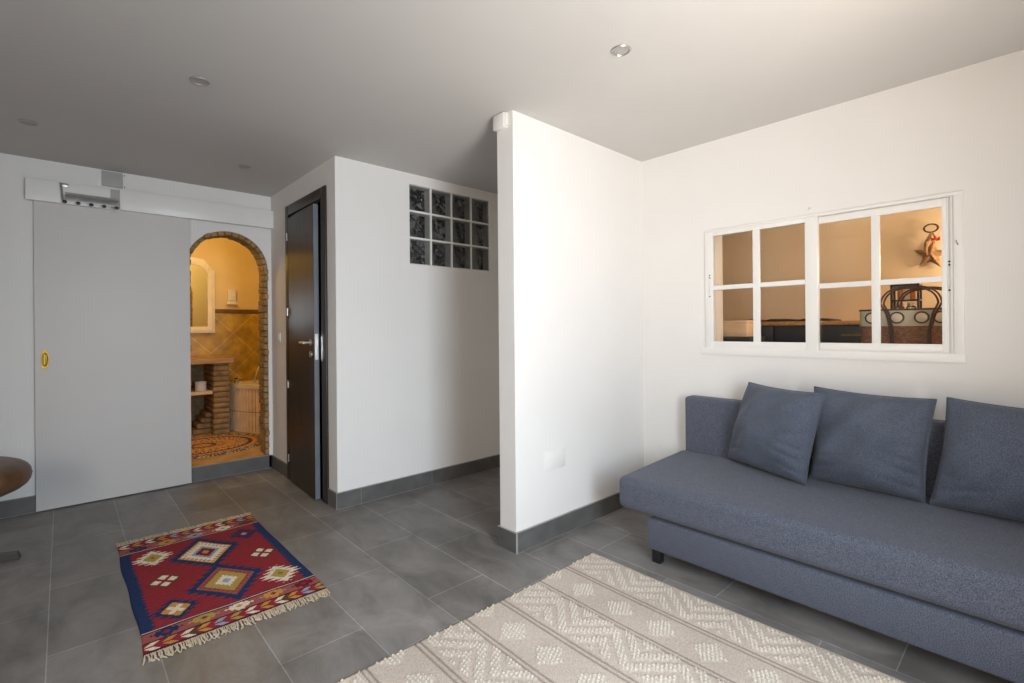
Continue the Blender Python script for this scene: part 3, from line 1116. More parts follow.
# ------------------------------------------------------------------ rugs
def grid_mesh(name, xs, ys, Z, facecol=None, vertcol=None, m=None, parent=None):
    """height-field sheet; colours per face or per vertex in attribute 'yarn'"""
    X, Y = np.meshgrid(xs, ys, indexing='ij') if np.ndim(xs) == 1 else (xs, ys)
    nx, ny = X.shape
    co = np.stack([X, Y, Z], -1).reshape(-1, 3).astype(np.float32)
    if parent is not None:
        co = co - np.array(root_of(parent).location, dtype=np.float32)
    i, j = np.meshgrid(np.arange(nx - 1), np.arange(ny - 1), indexing='ij')
    a = (i * ny + j).ravel()
    q = np.stack([a, a + ny, a + ny + 1, a + 1], 1).astype(np.int32)
    me = bpy.data.meshes.new(name)
    me.vertices.add(len(co))
    me.vertices.foreach_set('co', co.ravel())
    me.loops.add(q.size)
    me.loops.foreach_set('vertex_index', q.ravel())
    me.polygons.add(len(q))
    me.polygons.foreach_set('loop_start', np.arange(0, q.size, 4, dtype=np.int32))
    me.update(calc_edges=True)
    dom, c = ('FACE', facecol) if facecol is not None else ('POINT', vertcol)
    c = c.reshape(-1, 3)
    at = me.attributes.new('yarn', 'FLOAT_COLOR', dom)
    at.data.foreach_set('color', np.concatenate([c, np.ones((len(c), 1))], 1).astype(np.float32).ravel())
    me.materials.append(m)
    me.shade_smooth()
    o = bpy.data.objects.new(name, me)
    COL.objects.link(o)
    if parent is not None:
        o.parent = parent
    return o


# --- red kilim
KX0, KX1, KY0, KY1 = 0.222, 0.932, 2.335, 3.628
t = thing('kilim_rug', ((KX0 + KX1) / 2, (KY0 + KY1) / 2, 0), 'small red and blue kilim rug with diamond motifs and ivory fringes', 'rug')
RED = (0.235, 0.026, 0.034)
NAVY = (0.018, 0.034, 0.092)
IVORY = (0.66, 0.57, 0.45)
ORANGE = (0.50, 0.24, 0.055)
OLIVE = (0.38, 0.26, 0.065)
PINK = (0.29, 0.085, 0.075)
PURPLE = (0.060, 0.014, 0.038)
SKY = (0.25, 0.31, 0.40)
BROWN = (0.10, 0.045, 0.018)
DRED = (0.15, 0.012, 0.020)
cw = 0.005
nu, nv = int(round((KX1 - KX0) / cw)), int(round((KY1 - KY0) / cw))
U, V = np.meshgrid((np.arange(nu) + 0.5) * cw, (np.arange(nv) + 0.5) * cw, indexing='ij')
KW, KL = nu * cw, nv * cw
Cc = np.zeros((nu, nv, 3))
Cc[:] = RED
def paint(mask, col):
    Cc[mask] = col
def saw(x, p):
    return np.abs(((x / p) % 1.0) - 0.5) * 2
def dia(cx, cy, a, bq):
    return np.abs(U - cx) / a + np.abs(V - cy) / bq
def spiky(cx, cy, a, bq, col, amp=0.35, p=0.030):
    paint(dia(cx, cy, a, bq) + amp * (saw(V - cy, p) - 0.5) * (np.abs(U - cx) > a * 0.15) < 1, col)
F0, F1 = 0.176, 1.118   # field limits
wav = saw(V, 0.034) * 0.018
paint((U < 0.040 + wav) | (U > KW - 0.040 - wav), NAVY)
wav2 = saw(U, 0.040) * 0.012
paint((V < F0 + wav2) | (V > F1 - wav2), NAVY)
# medallions on the field
for cx, cy, cols in ((0.365, 0.862, (NAVY, ORANGE, IVORY, SKY, DRED, ORANGE)), (0.370, 0.425, (NAVY, PINK, PINK, OLIVE, IVORY, SKY))):
    spiky(cx, cy, 0.170, 0.240, cols[0], 0.22, 0.040)
    paint(dia(cx, cy, 0.128, 0.182) < 1, cols[1])
    chk = ((np.floor(U / 0.015) + np.floor(V / 0.020)) % 2 == 0)
    paint((dia(cx, cy, 0.120, 0.170) < 1) & chk, cols[2] if cols[1] is ORANGE else (0.235, 0.05, 0.05))
    paint(dia(cx, cy, 0.094, 0.135) < 1, cols[2] if cols[1] is ORANGE else cols[3])
    paint(dia(cx, cy, 0.070, 0.100) < 1, cols[3])
    spiky(cx, cy, 0.050, 0.072, cols[4], 0.3, 0.02)
    paint(dia(cx, cy, 0.020, 0.030) < 1, cols[5])
for cx, cy in ((0.138, 0.975), (0.588, 0.312)):
    spiky(cx, cy, 0.085, 0.105, IVORY, 0.55, 0.030)
    paint(dia(cx, cy, 0.046, 0.060) < 1, OLIVE)
    paint(dia(cx, cy, 0.014, 0.020) < 1, (0.20, 0.16, 0.04))
for cx, cy in ((0.142, 0.636), (0.592, 0.634)):
    paint(dia(cx, cy, 0.072, 0.088) < 1, BROWN)
    paint(dia(cx, cy, 0.058, 0.072) < 1, IVORY)
    paint((dia(cx, cy, 0.058, 0.072) < 1) & ((np.abs((U - cx) / 0.058 - (V - cy) / 0.072) < 0.20) | (np.abs((U - cx) / 0.058 + (V - cy) / 0.072) < 0.20)), RED)
spiky(0.140, 0.300, 0.092, 0.110, NAVY, 0.45, 0.030)
paint(dia(0.140, 0.300, 0.058, 0.074) < 1, ORANGE)
paint((dia(0.140, 0.300, 0.050, 0.064) < 1) & ((np.abs((U - 0.14) / 0.05 - (V - 0.30) / 0.064) < 0.3) | (np.abs((U - 0.14) / 0.05 + (V - 0.30) / 0.064) < 0.3)), IVORY)
spiky(0.588, 0.982, 0.080, 0.095, NAVY, 0.4, 0.030)
paint(dia(0.588, 0.982, 0.045, 0.058) < 1, DRED)
paint(dia(0.588, 0.982, 0.018, 0.024) < 1, SKY)
# end bands: pink band with stars, then a border of coloured triangles
for near in (True, False):
    E_ = V if near else KL - V
    lim = F0 if near else KL - F1
    paint(E_ < lim, PINK)
    paint((E_ > lim - 0.008) & (E_ < lim), IVORY)
    paint((E_ > lim - 0.014) & (E_ <= lim - 0.008), PURPLE)
    yc = (0.088 + lim) / 2
    seq = [(0.085, NAVY), (0.219, OLIVE), (0.356, IVORY), (0.500, ORANGE), (0.640, DRED)] if near else [(0.085, NAVY), (0.222, ORANGE), (0.360, SKY), (0.510, IVORY), (0.640, BROWN)]
    for cx, col in seq:
        mk = np.abs(U - cx) / 0.056 + np.abs(E_ - yc) / 0.043 + 0.35 * (saw(U - cx, 0.022) - 0.5) < 1
        paint(mk & (E_ < lim - 0.014) & (E_ > 0.09), col)
        paint((np.abs(U - cx) / 0.016 + np.abs(E_ - yc) / 0.013 < 1), RED if col is not IVORY else ORANGE)
    paint(E_ < 0.088, PURPLE)
    tri = [IVORY, RED, ORANGE, RED, IVORY, BROWN, ORANGE, RED, SKY, RED, OLIVE, RED]
    k = np.floor(U / 0.030).astype(int)
    local = (U / 0.030) % 1.0
    inb = (E_ > 0.022) & (E_ < 0.078)
    tt = (E_ - 0.022) / 0.056
    kk = np.where(local > np.abs(2 * tt - 1) * 0.9, k, k - 1)
    for idx, col in enumerate(tri):
        paint(inb & (kk % len(tri) == idx), col)
    paint(inb & (np.abs(tt - 0.5) < 0.06) & (kk % 2 == 0), RED)
    paint(E_ <= 0.020, PURPLE if near else DRED)
Cc *= 1.25 * rng.uniform(0.86, 1.10, (nu, nv, 1))
xs = KX0 + np.arange(nu + 1) * cw
ys = KY0 + np.arange(nv + 1) * cw
GX, GY = np.meshgrid(xs, ys, indexing='ij')
Z = 0.007 + 0.0012 * np.sin(GX * 21 + GY * 6) * np.sin(GY * 17) + 0.0006 * np.sin(GY * 1250)
edge = np.minimum(np.minimum(GX - KX0, KX1 - GX), np.minimum(GY - KY0, KY1 - GY))
Z = np.where(edge < 0.003, 0.001, Z)
# sides that are not quite straight
sx = 0.003 * np.sin((GY - KY0) * 5.2) + 0.003 * np.sin(GY * 13)
GXw = GX + sx * (0.4 + 0.6 * (KX1 - GX) / (KX1 - KX0))
grid_mesh('woven_field', GXw, GY, Z, facecol=Cc, m=M_KILIM, parent=t)
for side in (0, 1):
    b = bm_new()
    x = KX0 + 0.004
    while x < KX1 - 0.004:
        L = random.uniform(0.045, 0.068) if side == 0 else random.uniform(0.050, 0.072)
        y0 = KY0 + 0.004 if side == 0 else KY1 - 0.004
        s = -1 if side == 0 else 1
        dx = random.uniform(-0.016, 0.016)
        r = random.uniform(0.0022, 0.0034)
        wx = 0.003 * math.sin((y0 - KY0) * 5.2) + 0.003 * math.sin(y0 * 13)
        px = x + wx * 0.7
        add_tube(b, [(px, y0, 0.006), (px + dx * 0.3, y0 + s * L * 0.35, 0.0075), (px + dx * 0.2 + random.uniform(-.004, .004), y0 + s * L * 0.7, 0.005), (px + dx, y0 + s * L, 0.0035)], [r, r, r * 1.1, r * 0.7], 5)
        x += 0.0058
    o = obj('fringe', b, M_FRINGE, t)
    o['kind'] = 'stuff'

# --- cream rug with bobbles
CX0, CX1, CY0, CY1 = 0.30, 2.150, -0.62, 1.690
t = thing('cream_rug', ((CX0 + CX1) / 2, (CY0 + CY1) / 2, 0), 'large cream woven rug with raised zigzag and diamond bobbles in front of the sofa', 'rug')
cw = 0.0048
nx, ny = int((CX1 - CX0) / cw) + 1, int((CY1 - CY0) / cw) + 1
xs = CX1 - np.arange(nx) * cw
xs = xs[::-1]
ys = CY0 + np.arange(ny) * cw
GX, GY = np.meshgrid(xs, ys, indexing='ij')
edges_ = [2.150, 1.918, 1.708, 1.466, 1.252, 1.025, 0.800, 0.570, 0.30]
kinds = ['z', 'd', 'z', 'd', 'z', 'd', 'z', 'd']
mask = np.zeros_like(GX)
stripe = np.zeros_like(GX)
for (hi, lo), kd in zip(zip(edges_, edges_[1:]), kinds):
    inb = (GX < hi) & (GX >= lo)
    c = (hi + lo) / 2
    w = hi - lo
    if kd == 'z':
        p = 0.300
        tri = (np.abs(((GY / p) % 1.0) - 0.5) * 2)          # 0..1
        q = (GX - lo) / w - tri * 0.62
        bands = (np.abs(((q / 0.34) % 1.0) - 0.5) < 0.30)
        rim = (GX - lo > 0.030) & (hi - GX > 0.018)
        mask = np.where(inb & bands & rim, 1, mask)
    else:
        p = 0.205
        dy = ((GY + 0.05) / p) % 1.0 - 0.5
        dd = np.abs(dy) * p / 0.070 + np.abs(GX - c + 0.004) / 0.070
        mask = np.where(inb & (dd < 1), 1, mask)
for e in edges_[1:-1]:
    stripe += np.exp(-((GX - e - 0.010) / 0.0045) ** 2) + np.exp(-((GX - e + 0.012) / 0.0045) ** 2)
stripe = np.clip(stripe, 0, 1)
pb = 0.0165
row = np.floor(GX / pb)
cell = (np.cos((GX / pb - row - 0.5) * 2 * PI) * 0.5 + 0.5) * (np.cos((((GY / pb + 0.5 * (row % 2)) % 1.0) - 0.5) * 2 * PI) * 0.5 + 0.5)
rib = 0.5 + 0.5 * np.sin(GY * 2 * PI / 0.012)
hgt = 0.007 + 0.0010 * rib * (1 - mask) - 0.0030 * stripe + mask * (0.0085 * cell ** 0.7)
edge = np.minimum(np.minimum(GX - CX0, CX1 - GX), np.minimum(GY - CY0, CY1 - GY))
hgt = np.where(edge < 0.004, 0.0005, hgt)
basec = np.array((0.57, 0.49, 0.42))
bob = np.array((0.76, 0.70, 0.60))
strc = np.array((0.27, 0.22, 0.19))
k = (mask * np.clip(cell * 1.6, 0, 1))[..., None]
Cv = basec * (1 - k) + bob * k
Cv = Cv * (1 - stripe[..., None]) + strc * stripe[..., None]
lowf = 1 + 0.06 * np.sin(GX * 9 + 2 * np.sin(GY * 5)) * np.sin(GY * 7 + GX * 3)
Cv = Cv * lowf[..., None] * rng.uniform(0.94, 1.06, GX.shape)[..., None]
wob = 0.004 * np.sin(GY * 4.1)
grid_mesh('woven_field', GX + wob, GY + 0.006 * np.sin(GX * 3.3), hgt, vertcol=Cv, m=M_CREAMRUG, parent=t)

# ------------------------------------------------------------------ leather stool at the left edge
sc_ = Vector((-0.505, 3.90, 0))
t = thing('leather_stool', tuple(sc_), 'round brown leather stool with star foot at the left edge by the sliding door', 'stool')
b = bm_new()
prof = []
for i in range(15):
    a = -PI / 2 + PI * i / 14
    prof.append((max(0.002, 0.374 * max(0.0, math.cos(a)) ** 0.42), 0.456 + 0.094 * math.copysign(abs(math.sin(a)) ** 0.85, math.sin(a))))
add_lathe(b, prof, (sc_.x, sc_.y, 0), 48)
obj('seat', b, M_LEATHER, t, smooth=80)
b = bm_new()
add_tube(b, [(sc_.x + 0.374 * math.cos(2 * PI * i / 48), sc_.y + 0.374 * math.sin(2 * PI * i / 48), 0.456) for i in range(48)], 0.0016, 6, closed=True)
obj('piping', b, M_LEATHER, t)
b = bm_new()
add_lathe(b, [(0.03, 0.03), (0.030, 0.20), (0.022, 0.205), (0.022, 0.36), (0.09, 0.365), (0.09, 0.375)], (sc_.x, sc_.y, 0), 24)
obj('column', b, M_STEEL, t)
for k_ in range(4):
    a = -0.14 + k_ * PI / 2
    d = Vector((math.cos(a), math.sin(a), 0))
    n = Vector((-d.y, d.x, 0))
    b = bm_new()
    p0, p1 = sc_ + d * 0.02, sc_ + d * 0.318
    add_poly(b, [p0 + n * 0.028 + Vector((0, 0, .055)), p1 + n * 0.019 + Vector((0, 0, .036)), p1 + d * 0.012 + n * 0.015 + Vector((0, 0, 0.0)), p1 - d * .03 + n * 0.019, p0 + n * 0.028 + Vector((0, 0, .015))], -n * 0.045)
    bmesh.ops.bevel(b, geom=b.edges[:], offset=0.003, segments=2, affect='EDGES')
    obj('leg', b, M_GUN, t)

# ------------------------------------------------------------------ bathroom contents
FB = 0.12
# braided oval rug
t = thing('braided_rug', (1.0, 5.57, FB), 'oval multicoloured braided rug on the bathroom floor behind the arch', 'rug')
nr, na = 60, 220
R_, A_ = np.meshgrid(np.linspace(0.0, 1.0, nr), np.linspace(0, 2 * PI, na), indexing='ij')
X_ = 1.0 + 0.60 * R_ * np.cos(A_)
Y_ = 5.575 + 0.52 * R_ * np.sin(A_)
Z_ = FB + 0.004 + 0.007 * np.abs(np.sin(R_ * PI * 15)) * (R_ < 0.999)
Z_ = np.where(R_ > 0.999, FB + 0.001, Z_)
pal = 1.5 * np.array([(0.44, 0.20, 0.07), (0.16, 0.10, 0.06), (0.50, 0.30, 0.10), (0.36, 0.28, 0.18), (0.16, 0.12, 0.12), (0.46, 0.21, 0.06), (0.07, 0.05, 0.05), (0.42, 0.30, 0.14)])
Rf = 0.5 * (R_[1:, 1:] + R_[:-1, :-1])
Af = 0.5 * (A_[1:, 1:] + A_[:-1, :-1])
ring = np.floor(Rf * 15).astype(int)
seg = np.floor(Af * (6 + ring * 3)).astype(int)
idx = (ring * 3 + (seg * 7 + ring * 5) % 5 * ((ring % 4) != 2)) % 8
idx = np.where(ring % 5 == 1, np.where(seg % 3 == 0, 5, 0), idx)
idx = np.where((ring >= 12), np.where(seg % 3 == 0, 3, np.where(seg % 3 == 1, 6, 4)), idx)
grid_mesh('braids', X_, Y_, Z_, facecol=pal[idx], m=M_BRAID, parent=t)

# brick washstand with wooden slab
VY0, VY1 = 6.07, 6.60
t = thing('washstand', (0.75, 6.33, FB), 'brick washstand with thick honey wood top in the bathroom', 'washstand')
def pillar(x0, x1, name='brick_pillar'):
    b = bm_new()
    z = FB + 0.002
    hgt_ = 0.058
    while z < 0.88:
        j = random.uniform(-0.006, 0.006)
        add_box(b, (x0 + random.uniform(0, .008), VY0 + j, z), (x1 + random.uniform(-.006, .006), VY1, min(z + hgt_ - 0.010, 0.895)), 0.014, 3)
        z += hgt_
    add_box(b, (x0 + 0.014, VY0 + 0.016, FB), (x1 - 0.014, VY1, 0.895), mi=1)
    obj(name, b, [M_BRICK, M_MORTAR], t)
pillar(1.190, 1.352)
pillar(0.24, 0.40)
b = bm_new()
add_box(b, (0.40, VY1 - 0.03, FB), (1.195, VY1, 0.895))
obj('back_panel', b, M_MORTAR, t)
b = bm_new()   # stepped bricks inside, at the foot of the right pillar
for k_, (dx, z0) in enumerate(((0.16, FB + 0.002), (0.12, FB + 0.06), (0.08, FB + 0.118), (0.04, FB + 0.176))):
    add_box(b, (1.190 - dx, VY0 + 0.16, z0), (1.200, VY1 - 0.04, z0 + 0.052), 0.010, 2)
obj('brick_step', b, M_BRICK, t)
b = bm_new()
add_box(b, (0.40, VY0 + 0.01, 0.565), (1.19, VY1 - 0.03, 0.600), 0.004)
o = obj('shelf', b, M_PALEWOOD, t)
o['label'] = 'pale wood shelf board'
b = bm_new()
add_poly(b, [(0.16, VY0 - 0.05, 0.895), (1.380, VY0 - 0.05, 0.895), (1.415, VY0 - 0.01, 0.895), (1.415, VY1 + 0.005, 0.895), (0.16, VY1 + 0.005, 0.895)], (0, 0, 0.062))
bmesh.ops.bevel(b, geom=b.edges[:], offset=0.008, segments=2, affect='EDGES')
o = obj('wooden_top', b, M_WOOD, t)
o['label'] = 'thick honey-coloured wooden top'

t = thing('white_pot', (1.095, 6.17, 0.600), 'small white ribbed pot on the washstand shelf', 'pot')
b = bm_new()
pr = [(0.045, 0.0), (0.052, 0.003)]
for i in range(8):
    pr += [(0.054, 0.008 + i * 0.010), (0.052, 0.013 + i * 0.010)]
pr += [(0.055, 0.092), (0.055, 0.098), (0.050, 0.098), (0.048, 0.01)]
add_lathe(b, pr, (1.095, 6.17, 0.600), 28)
obj('body', b, M_CERAMIC, t)
b = bm_new()
add_tube(b, [(1.095 + 0.0525 * math.cos(2 * PI * i / 28), 6.17 + 0.0525 * math.sin(2 * PI * i / 28), 0.698) for i in range(28)], 0.0035, 8, closed=True)
obj('rim', b, M_CERAMIC, t)

# mirror with ornate cream frame
t = thing('wall_mirror', (0.95, YBATH, 1.22), 'tall mirror with cream shaped frame above the washstand', 'mirror')
mx0, mx1, mz0, mz1 = 0.58, 1.318, 1.225, 1.945
outer = [(mx0, mz0), (mx1, mz0), (mx1, mz1)]
inner = [(mx0 + 0.072, mz0 + 0.072), (mx1 - 0.072, mz0 + 0.072), (mx1 - 0.072, mz1 - 0.03)]
cxm = (mx0 + mx1) / 2
steps = 10
oc, ic = [], []
for i in range(steps + 1):
    a = i / steps
    oc.append((mx1 - 0.030 - a * 0.105, mz1 + 0.02 + 0.115 * math.sin(a * PI / 2)))
    ic.append((mx1 - 0.085 - 0.10 * (1 - math.cos(a * PI / 2)), mz1 - 0.02 + 0.075 * math.sin(a * PI / 2)))
topo = [(cxm + 0.12, mz1 + 0.15), (cxm, mz1 + 0.165), (cxm - 0.12, mz1 + 0.15)]
topi = [(cxm + 0.12, mz1 + 0.075), (cxm, mz1 + 0.09), (cxm - 0.12, mz1 + 0.075)]
mir = lambda L: [(2 * cxm - x, z) for x, z in reversed(L)]
outer = [(mx0, mz0), (mx1, mz0), (mx1, mz1)] + oc + topo + mir(oc) + [(mx0, mz1)]
inner = [(mx0 + 0.072, mz0 + 0.072), (mx1 - 0.072, mz0 + 0.072), (mx1 - 0.072, mz1 - 0.03)] + ic + topi + mir(ic) + [(mx0 + 0.072, mz1 - 0.03)]
b = bm_new()
yb_, yf_ = YBATH - 0.014, YBATH - 0.052
n = len(outer)
for i in range(n):
    j = (i + 1) % n
    o0, o1, i0, i1 = outer[i], outer[j], inner[i], inner[j]
    m0 = ((o0[0] + i0[0]) / 2, (o0[1] + i0[1]) / 2)
    m1 = ((o1[0] + i1[0]) / 2, (o1[1] + i1[1]) / 2)
    def V3(p, y):
        return b.verts.new((p[0], y, p[1]))
    for quad in (((o0, yb_), (o1, yb_), (o1, yf_ + 0.012), (o0, yf_ + 0.012)), ((o0, yf_ + 0.012), (o1, yf_ + 0.012), (m1, yf_), (m0, yf_)),
                 ((m0, yf_), (m1, yf_), (i1, yf_ + 0.016), (i0, yf_ + 0.016)), ((i0, yf_ + 0.016), (i1, yf_ + 0.016), (i1, yb_), (i0, yb_)),
                 ((o0, yb_), (i0, yb_), (i1, yb_), (o1, yb_))):
        try:
            b.faces.new([V3(*q) for q in quad])
        except ValueError:
            pass
bmesh.ops.remove_doubles(b, verts=b.verts[:], dist=0.0004)
obj('frame', b, M_MIRFRAME, t)
b = bm_new()
add_poly(b, [(x, YBATH - 0.030, z) for x, z in [(mx0 + 0.06, mz0 + 0.06), (mx1 - 0.06, mz0 + 0.06), (mx1 - 0.06, mz1 - 0.02)] + ic + topi + mir(ic) + [(mx0 + 0.06, mz1 - 0.02)]], (0, 0.010, 0))
obj('mirror_glass', b, M_MIRROR, t, smooth=0)
b = bm_new()   # corner scroll
add_tube(b, [(mx1 - 0.085 + 0.012 * math.sin(i), YBATH - 0.052, mz1 + 0.055 - i * 0.020 + 0.01) for i in [0, 0.5, 1, 1.5, 2, 2.5, 3]], [0.006, .012, .014, .013, .014, .012, .005], 10)
obj('scroll', b, M_MIRFRAME, t)

# white fitting on the bathroom wall
t = thing('wall_fitting', (1.497, YBATH, 1.65), 'small white fitting with flared foot on the bathroom wall right of the mirror', 'wall fitting')
b = bm_new()
add_box(b, (1.452, YBATH - 0.050, 1.600), (1.542, YBATH, 1.740), 0.010, 3)
obj('body', b, M_CERAMIC, t)
b = bm_new()
add_poly(b, [(1.452, YBATH - 0.045, 1.605), (1.542, YBATH - 0.045, 1.605), (1.562, YBATH - 0.062, 1.560), (1.432, YBATH - 0.062, 1.560)], (0, 0.044, 0))
bmesh.ops.bevel(b, geom=b.edges[:], offset=0.006, segments=2, affect='EDGES')
obj('foot', b, M_CERAMIC, t)

# bathtub: rounded front clad in upright tiles
t = thing('bathtub', (2.0, 6.2, FB), 'cream bathtub with rounded front clad in upright pinkish tile strips', 'bathtub')
tcx, tcy, tr = 2.375, 6.42, 1.0
def tubxy(a, r):
    return (tcx + r * math.cos(a), tcy + r * math.sin(a))
a0, a1 = math.radians(177), math.radians(262)
ns = 34
b = bm_new()
for i in range(ns):
    aa, ab = a0 + (a1 - a0) * (i + 0.10) / ns, a0 + (a1 - a0) * (i + 0.90) / ns
    for z0, z1 in ((FB + 0.002, 0.345), (0.352, 0.600)):
        add_poly(b, [(*tubxy(aa, tr), z0), (*tubxy(ab, tr), z0), (*tubxy(ab, tr - 0.02), z0), (*tubxy(aa, tr - 0.02), z0)], (0, 0, z1 - z0))
for i in range(ns):
    aa, ab = a0 + (a1 - a0) * i / ns, a0 + (a1 - a0) * (i + 1) / ns
    add_poly(b, [(*tubxy(aa, tr - 0.006), FB), (*tubxy(ab, tr - 0.006), FB), (*tubxy(ab, tr - 0.05), FB), (*tubxy(aa, tr - 0.05), FB)], (0, 0, 0.482), 1)
obj('tiled_apron', b, [M_STAVE, M_MORTAR], t)
b = bm_new()
sec = [(1.012, 0.602), (1.016, 0.625), (1.010, 0.648), (0.985, 0.656), (0.93, 0.652), (0.90, 0.63), (0.86, 0.45), (0.60, 0.26), (0.02, 0.24)]
rings = []
for i in range(ns + 1):
    a = a0 + (a1 - a0) * i / ns
    rings.append([b.verts.new((*tubxy(a, tr * r), z)) for r, z in sec])
for A, B in zip(rings, rings[1:]):
    for k_ in range(len(sec) - 1):
        b.faces.new((A[k_], B[k_], B[k_ + 1], A[k_ + 1]))
# back deck against the wall
add_box(b, (1.43, 6.36, 0.600), (2.58, YBATH - 0.016, 0.640), 0.006)
obj('basin', b, M_TUBRIM, t, smooth=50)
t = thing('shower_hose', (1.62, 6.1, 0.65), 'thin dark hand shower wand standing up from the bathtub', 'hand shower')
b = bm_new()
add_tube(b, [(1.585, 6.02, 0.655), (1.590, 6.03, 0.69), (1.615, 6.05, 0.76), (1.655, 6.08, 0.84), (1.70, 6.11, 0.90)], [0.011, .009, .007, .007, .010], 10)
obj('wand', b, M_STEEL, t)
b = bm_new()
add_lathe(b, [(0.022, 0), (0.022, 0.004), (0.014, 0.012)], (1.585, 6.02, 0.652), 18)
obj('base', b, M_STEEL, t)
t = thing('bath_tap', (1.45, 6.22, 0.65), 'small dark tap on the bathtub rim beside the washstand', 'tap')
b = bm_new()
add_lathe(b, [(0.022, 0), (0.020, 0.02), (0.012, 0.03), (0.012, 0.05)], (1.437, 6.16, 0.650), 16)
add_tube(b, [(1.437, 6.16, 0.69), (1.46, 6.16, 0.70), (1.50, 6.17, 0.695), (1.515, 6.175, 0.68)], 0.010, 10)
obj('spout', b, M_STEEL, t)
b = bm_new()
add_tube(b, [(1.420, 6.16, 0.706), (1.437, 6.16, 0.708), (1.454, 6.16, 0.706)], 0.007, 8)
add_cyl(b, (1.437, 6.16, 0.698), (1.437, 6.16, 0.710), 0.012, n=14)
obj('knob', b, M_BLACK, t)

# ------------------------------------------------------------------ kitchen side, seen through the window
t = thing('kitchen_cabinet', (4.2, 1.9, 0), 'tall dark blue cabinet with orange-brown wooden top behind the window', 'cabinet')
KX = 4.02
b = bm_new()
add_box(b, (KX + 0.02, 0.66, 0.08), (4.455, 2.90, 1.252))
add_box(b, (KX + 0.06, 0.70, 0.0), (4.42, 2.86, 0.08))
obj('body', b, M_NAVY, t)
b = bm_new()
add_box(b, (KX - 0.01, 0.64, 1.252), (4.455, 2.92, 1.282), 0.004)
o = obj('wooden_top', b, M_WOOD, t)
for i, (ya, yb) in enumerate(((0.67, 1.40), (1.41, 2.14), (2.15, 2.89))):
    b = bm_new()
    add_box(b, (KX, ya, 1.10), (KX + 0.02, yb, 1.245), 0.002)
    o = obj('drawer', b, M_NAVY, t)
    bb = bm_new()
    yc = 0.90 if i == 0 else (ya + yb) / 2
    add_tube(bb, [(KX, yc - 0.055, 1.180), (KX - 0.022, yc - 0.055, 1.180), (KX - 0.022, yc + 0.055, 1.180), (KX, yc + 0.055, 1.180)], 0.005, 8)
    obj('handle', bb, M_BRASS, o)
    b = bm_new()
    add_box(b, (KX, ya, 0.10), (KX + 0.02, yb, 1.09), 0.002)
    obj('door', b, M_NAVY, t)
t = thing('folded_cloth', (4.15, 1.15, 1.282), 'dark cloth lying flat on the cabinet behind the window', 'cloth')
for (y0, y1, hh, x0) in ((1.02, 1.24, 0.014, 4.03), (1.36, 1.64, 0.010, 4.05)):
    pass
b = bm_new()
nn = 24
top = []
for i in range(nn + 1):
    rowv = []
    for j in range(9):
        y = 1.02 + 0.62 * i / nn
        x = 4.04 + 0.24 * j / 8
        z = 1.284 + 0.011 * abs(math.sin(i * 0.7 + j * 0.3)) + 0.006 * math.sin(i * 0.33) ** 2 + (0.004 if 0 < i < nn else -0.001)
        rowv.append(b.verts.new((x, y, z)))
    top.append(rowv)
for i in range(nn):
    for j in range(8):
        b.faces.new((top[i][j], top[i + 1][j], top[i + 1][j + 1], top[i][j + 1]))
r_ = bmesh.ops.extrude_face_region(b, geom=b.faces[:])
for v in r_['geom']:
    if isinstance(v, bmesh.types.BMVert):
        v.co.z = 1.2822
obj('cloth', b, M_DARKCLOTH, t)

t = thing('kitchen_counter', (3.58, 0.9, 0), 'dark counter just behind the window under the bag and box', 'counter')
b = bm_new()
add_box(b, (3.30, -0.45, 0.96), (3.95, 2.4, 1.0), 0.004)
obj('worktop', b, M_SLATE, t)
for ya, yb in ((-0.43, 0.50), (0.51, 1.44), (1.45, 2.38)):
    b = bm_new()
    add_box(b, (3.34, ya, 0.0), (3.93, yb, 0.96), 0.003)
    obj('base_unit', b, M_NAVY, t)
t = thing('storage_case', (3.53, 1.5, 1.0), 'dark case under the pale wooden box at the left of the window', 'case')
b = bm_new()
add_box(b, (3.40, 1.34, 1.0), (3.66, 1.80, 1.150), 0.006)
obj('body', b, M_SLATE, t)
b = bm_new()
add_box(b, (3.395, 1.335, 1.150), (3.665, 1.805, 1.176), 0.005)
obj('lid', b, M_SLATE, t)
t = thing('wooden_box', (3.53, 1.54, 1.176), 'pale wooden box behind the lower left pane of the window', 'box')
b = bm_new()
add_box(b, (3.44, 1.372, 1.178), (3.60, 1.76, 1.272), 0.003)
obj('body', b, M_PALEWOOD, t)
b = bm_new()
add_box(b, (3.437, 1.369, 1.272), (3.603, 1.763, 1.290), 0.003)
obj('lid', b, M_PALEWOOD, t)

# woven bag
t = thing('woven_bag', (3.53, 0.53, 1.0), 'brown woven handbag with sage band and round shell discs behind the right panes', 'bag')
def bag_sec(z0, z1, e0, e1, m, name):
    b = bm_new()
    rows = []
    n = 40
    for k_ in range(7):
        s = k_ / 6
        z = z0 + (z1 - z0) * s
        ex = e0 + (e1 - e0) * s
        rowv = []
        for i in range(n):
            a = 2 * PI * i / n
            cxx, syy = math.cos(a), math.sin(a)
            x = 3.545 + (0.070 + ex) * math.copysign(abs(cxx) ** 0.6, cxx)
            y = 0.535 + (0.205 + ex) * math.copysign(abs(syy) ** 0.5, syy)
            rowv.append(b.verts.new((x, y, z)))
        rows.append(rowv)
    for A, B in zip(rows, rows[1:]):
        for i in range(n):
            b.faces.new((A[i], A[(i + 1) % n], B[(i + 1) % n], B[i]))
    b.faces.new(rows[0][::-1])
    b.faces.new(rows[-1])
    return obj(name, b, m, t, smooth=60)
bag_sec(1.0, 1.245, 0.0, 0.004, M_WICKER, 'body')
bg = bag_sec(1.243, 1.334, 0.007, 0.008, M_BAGBAND, 'band')
b = bm_new()
n = 44
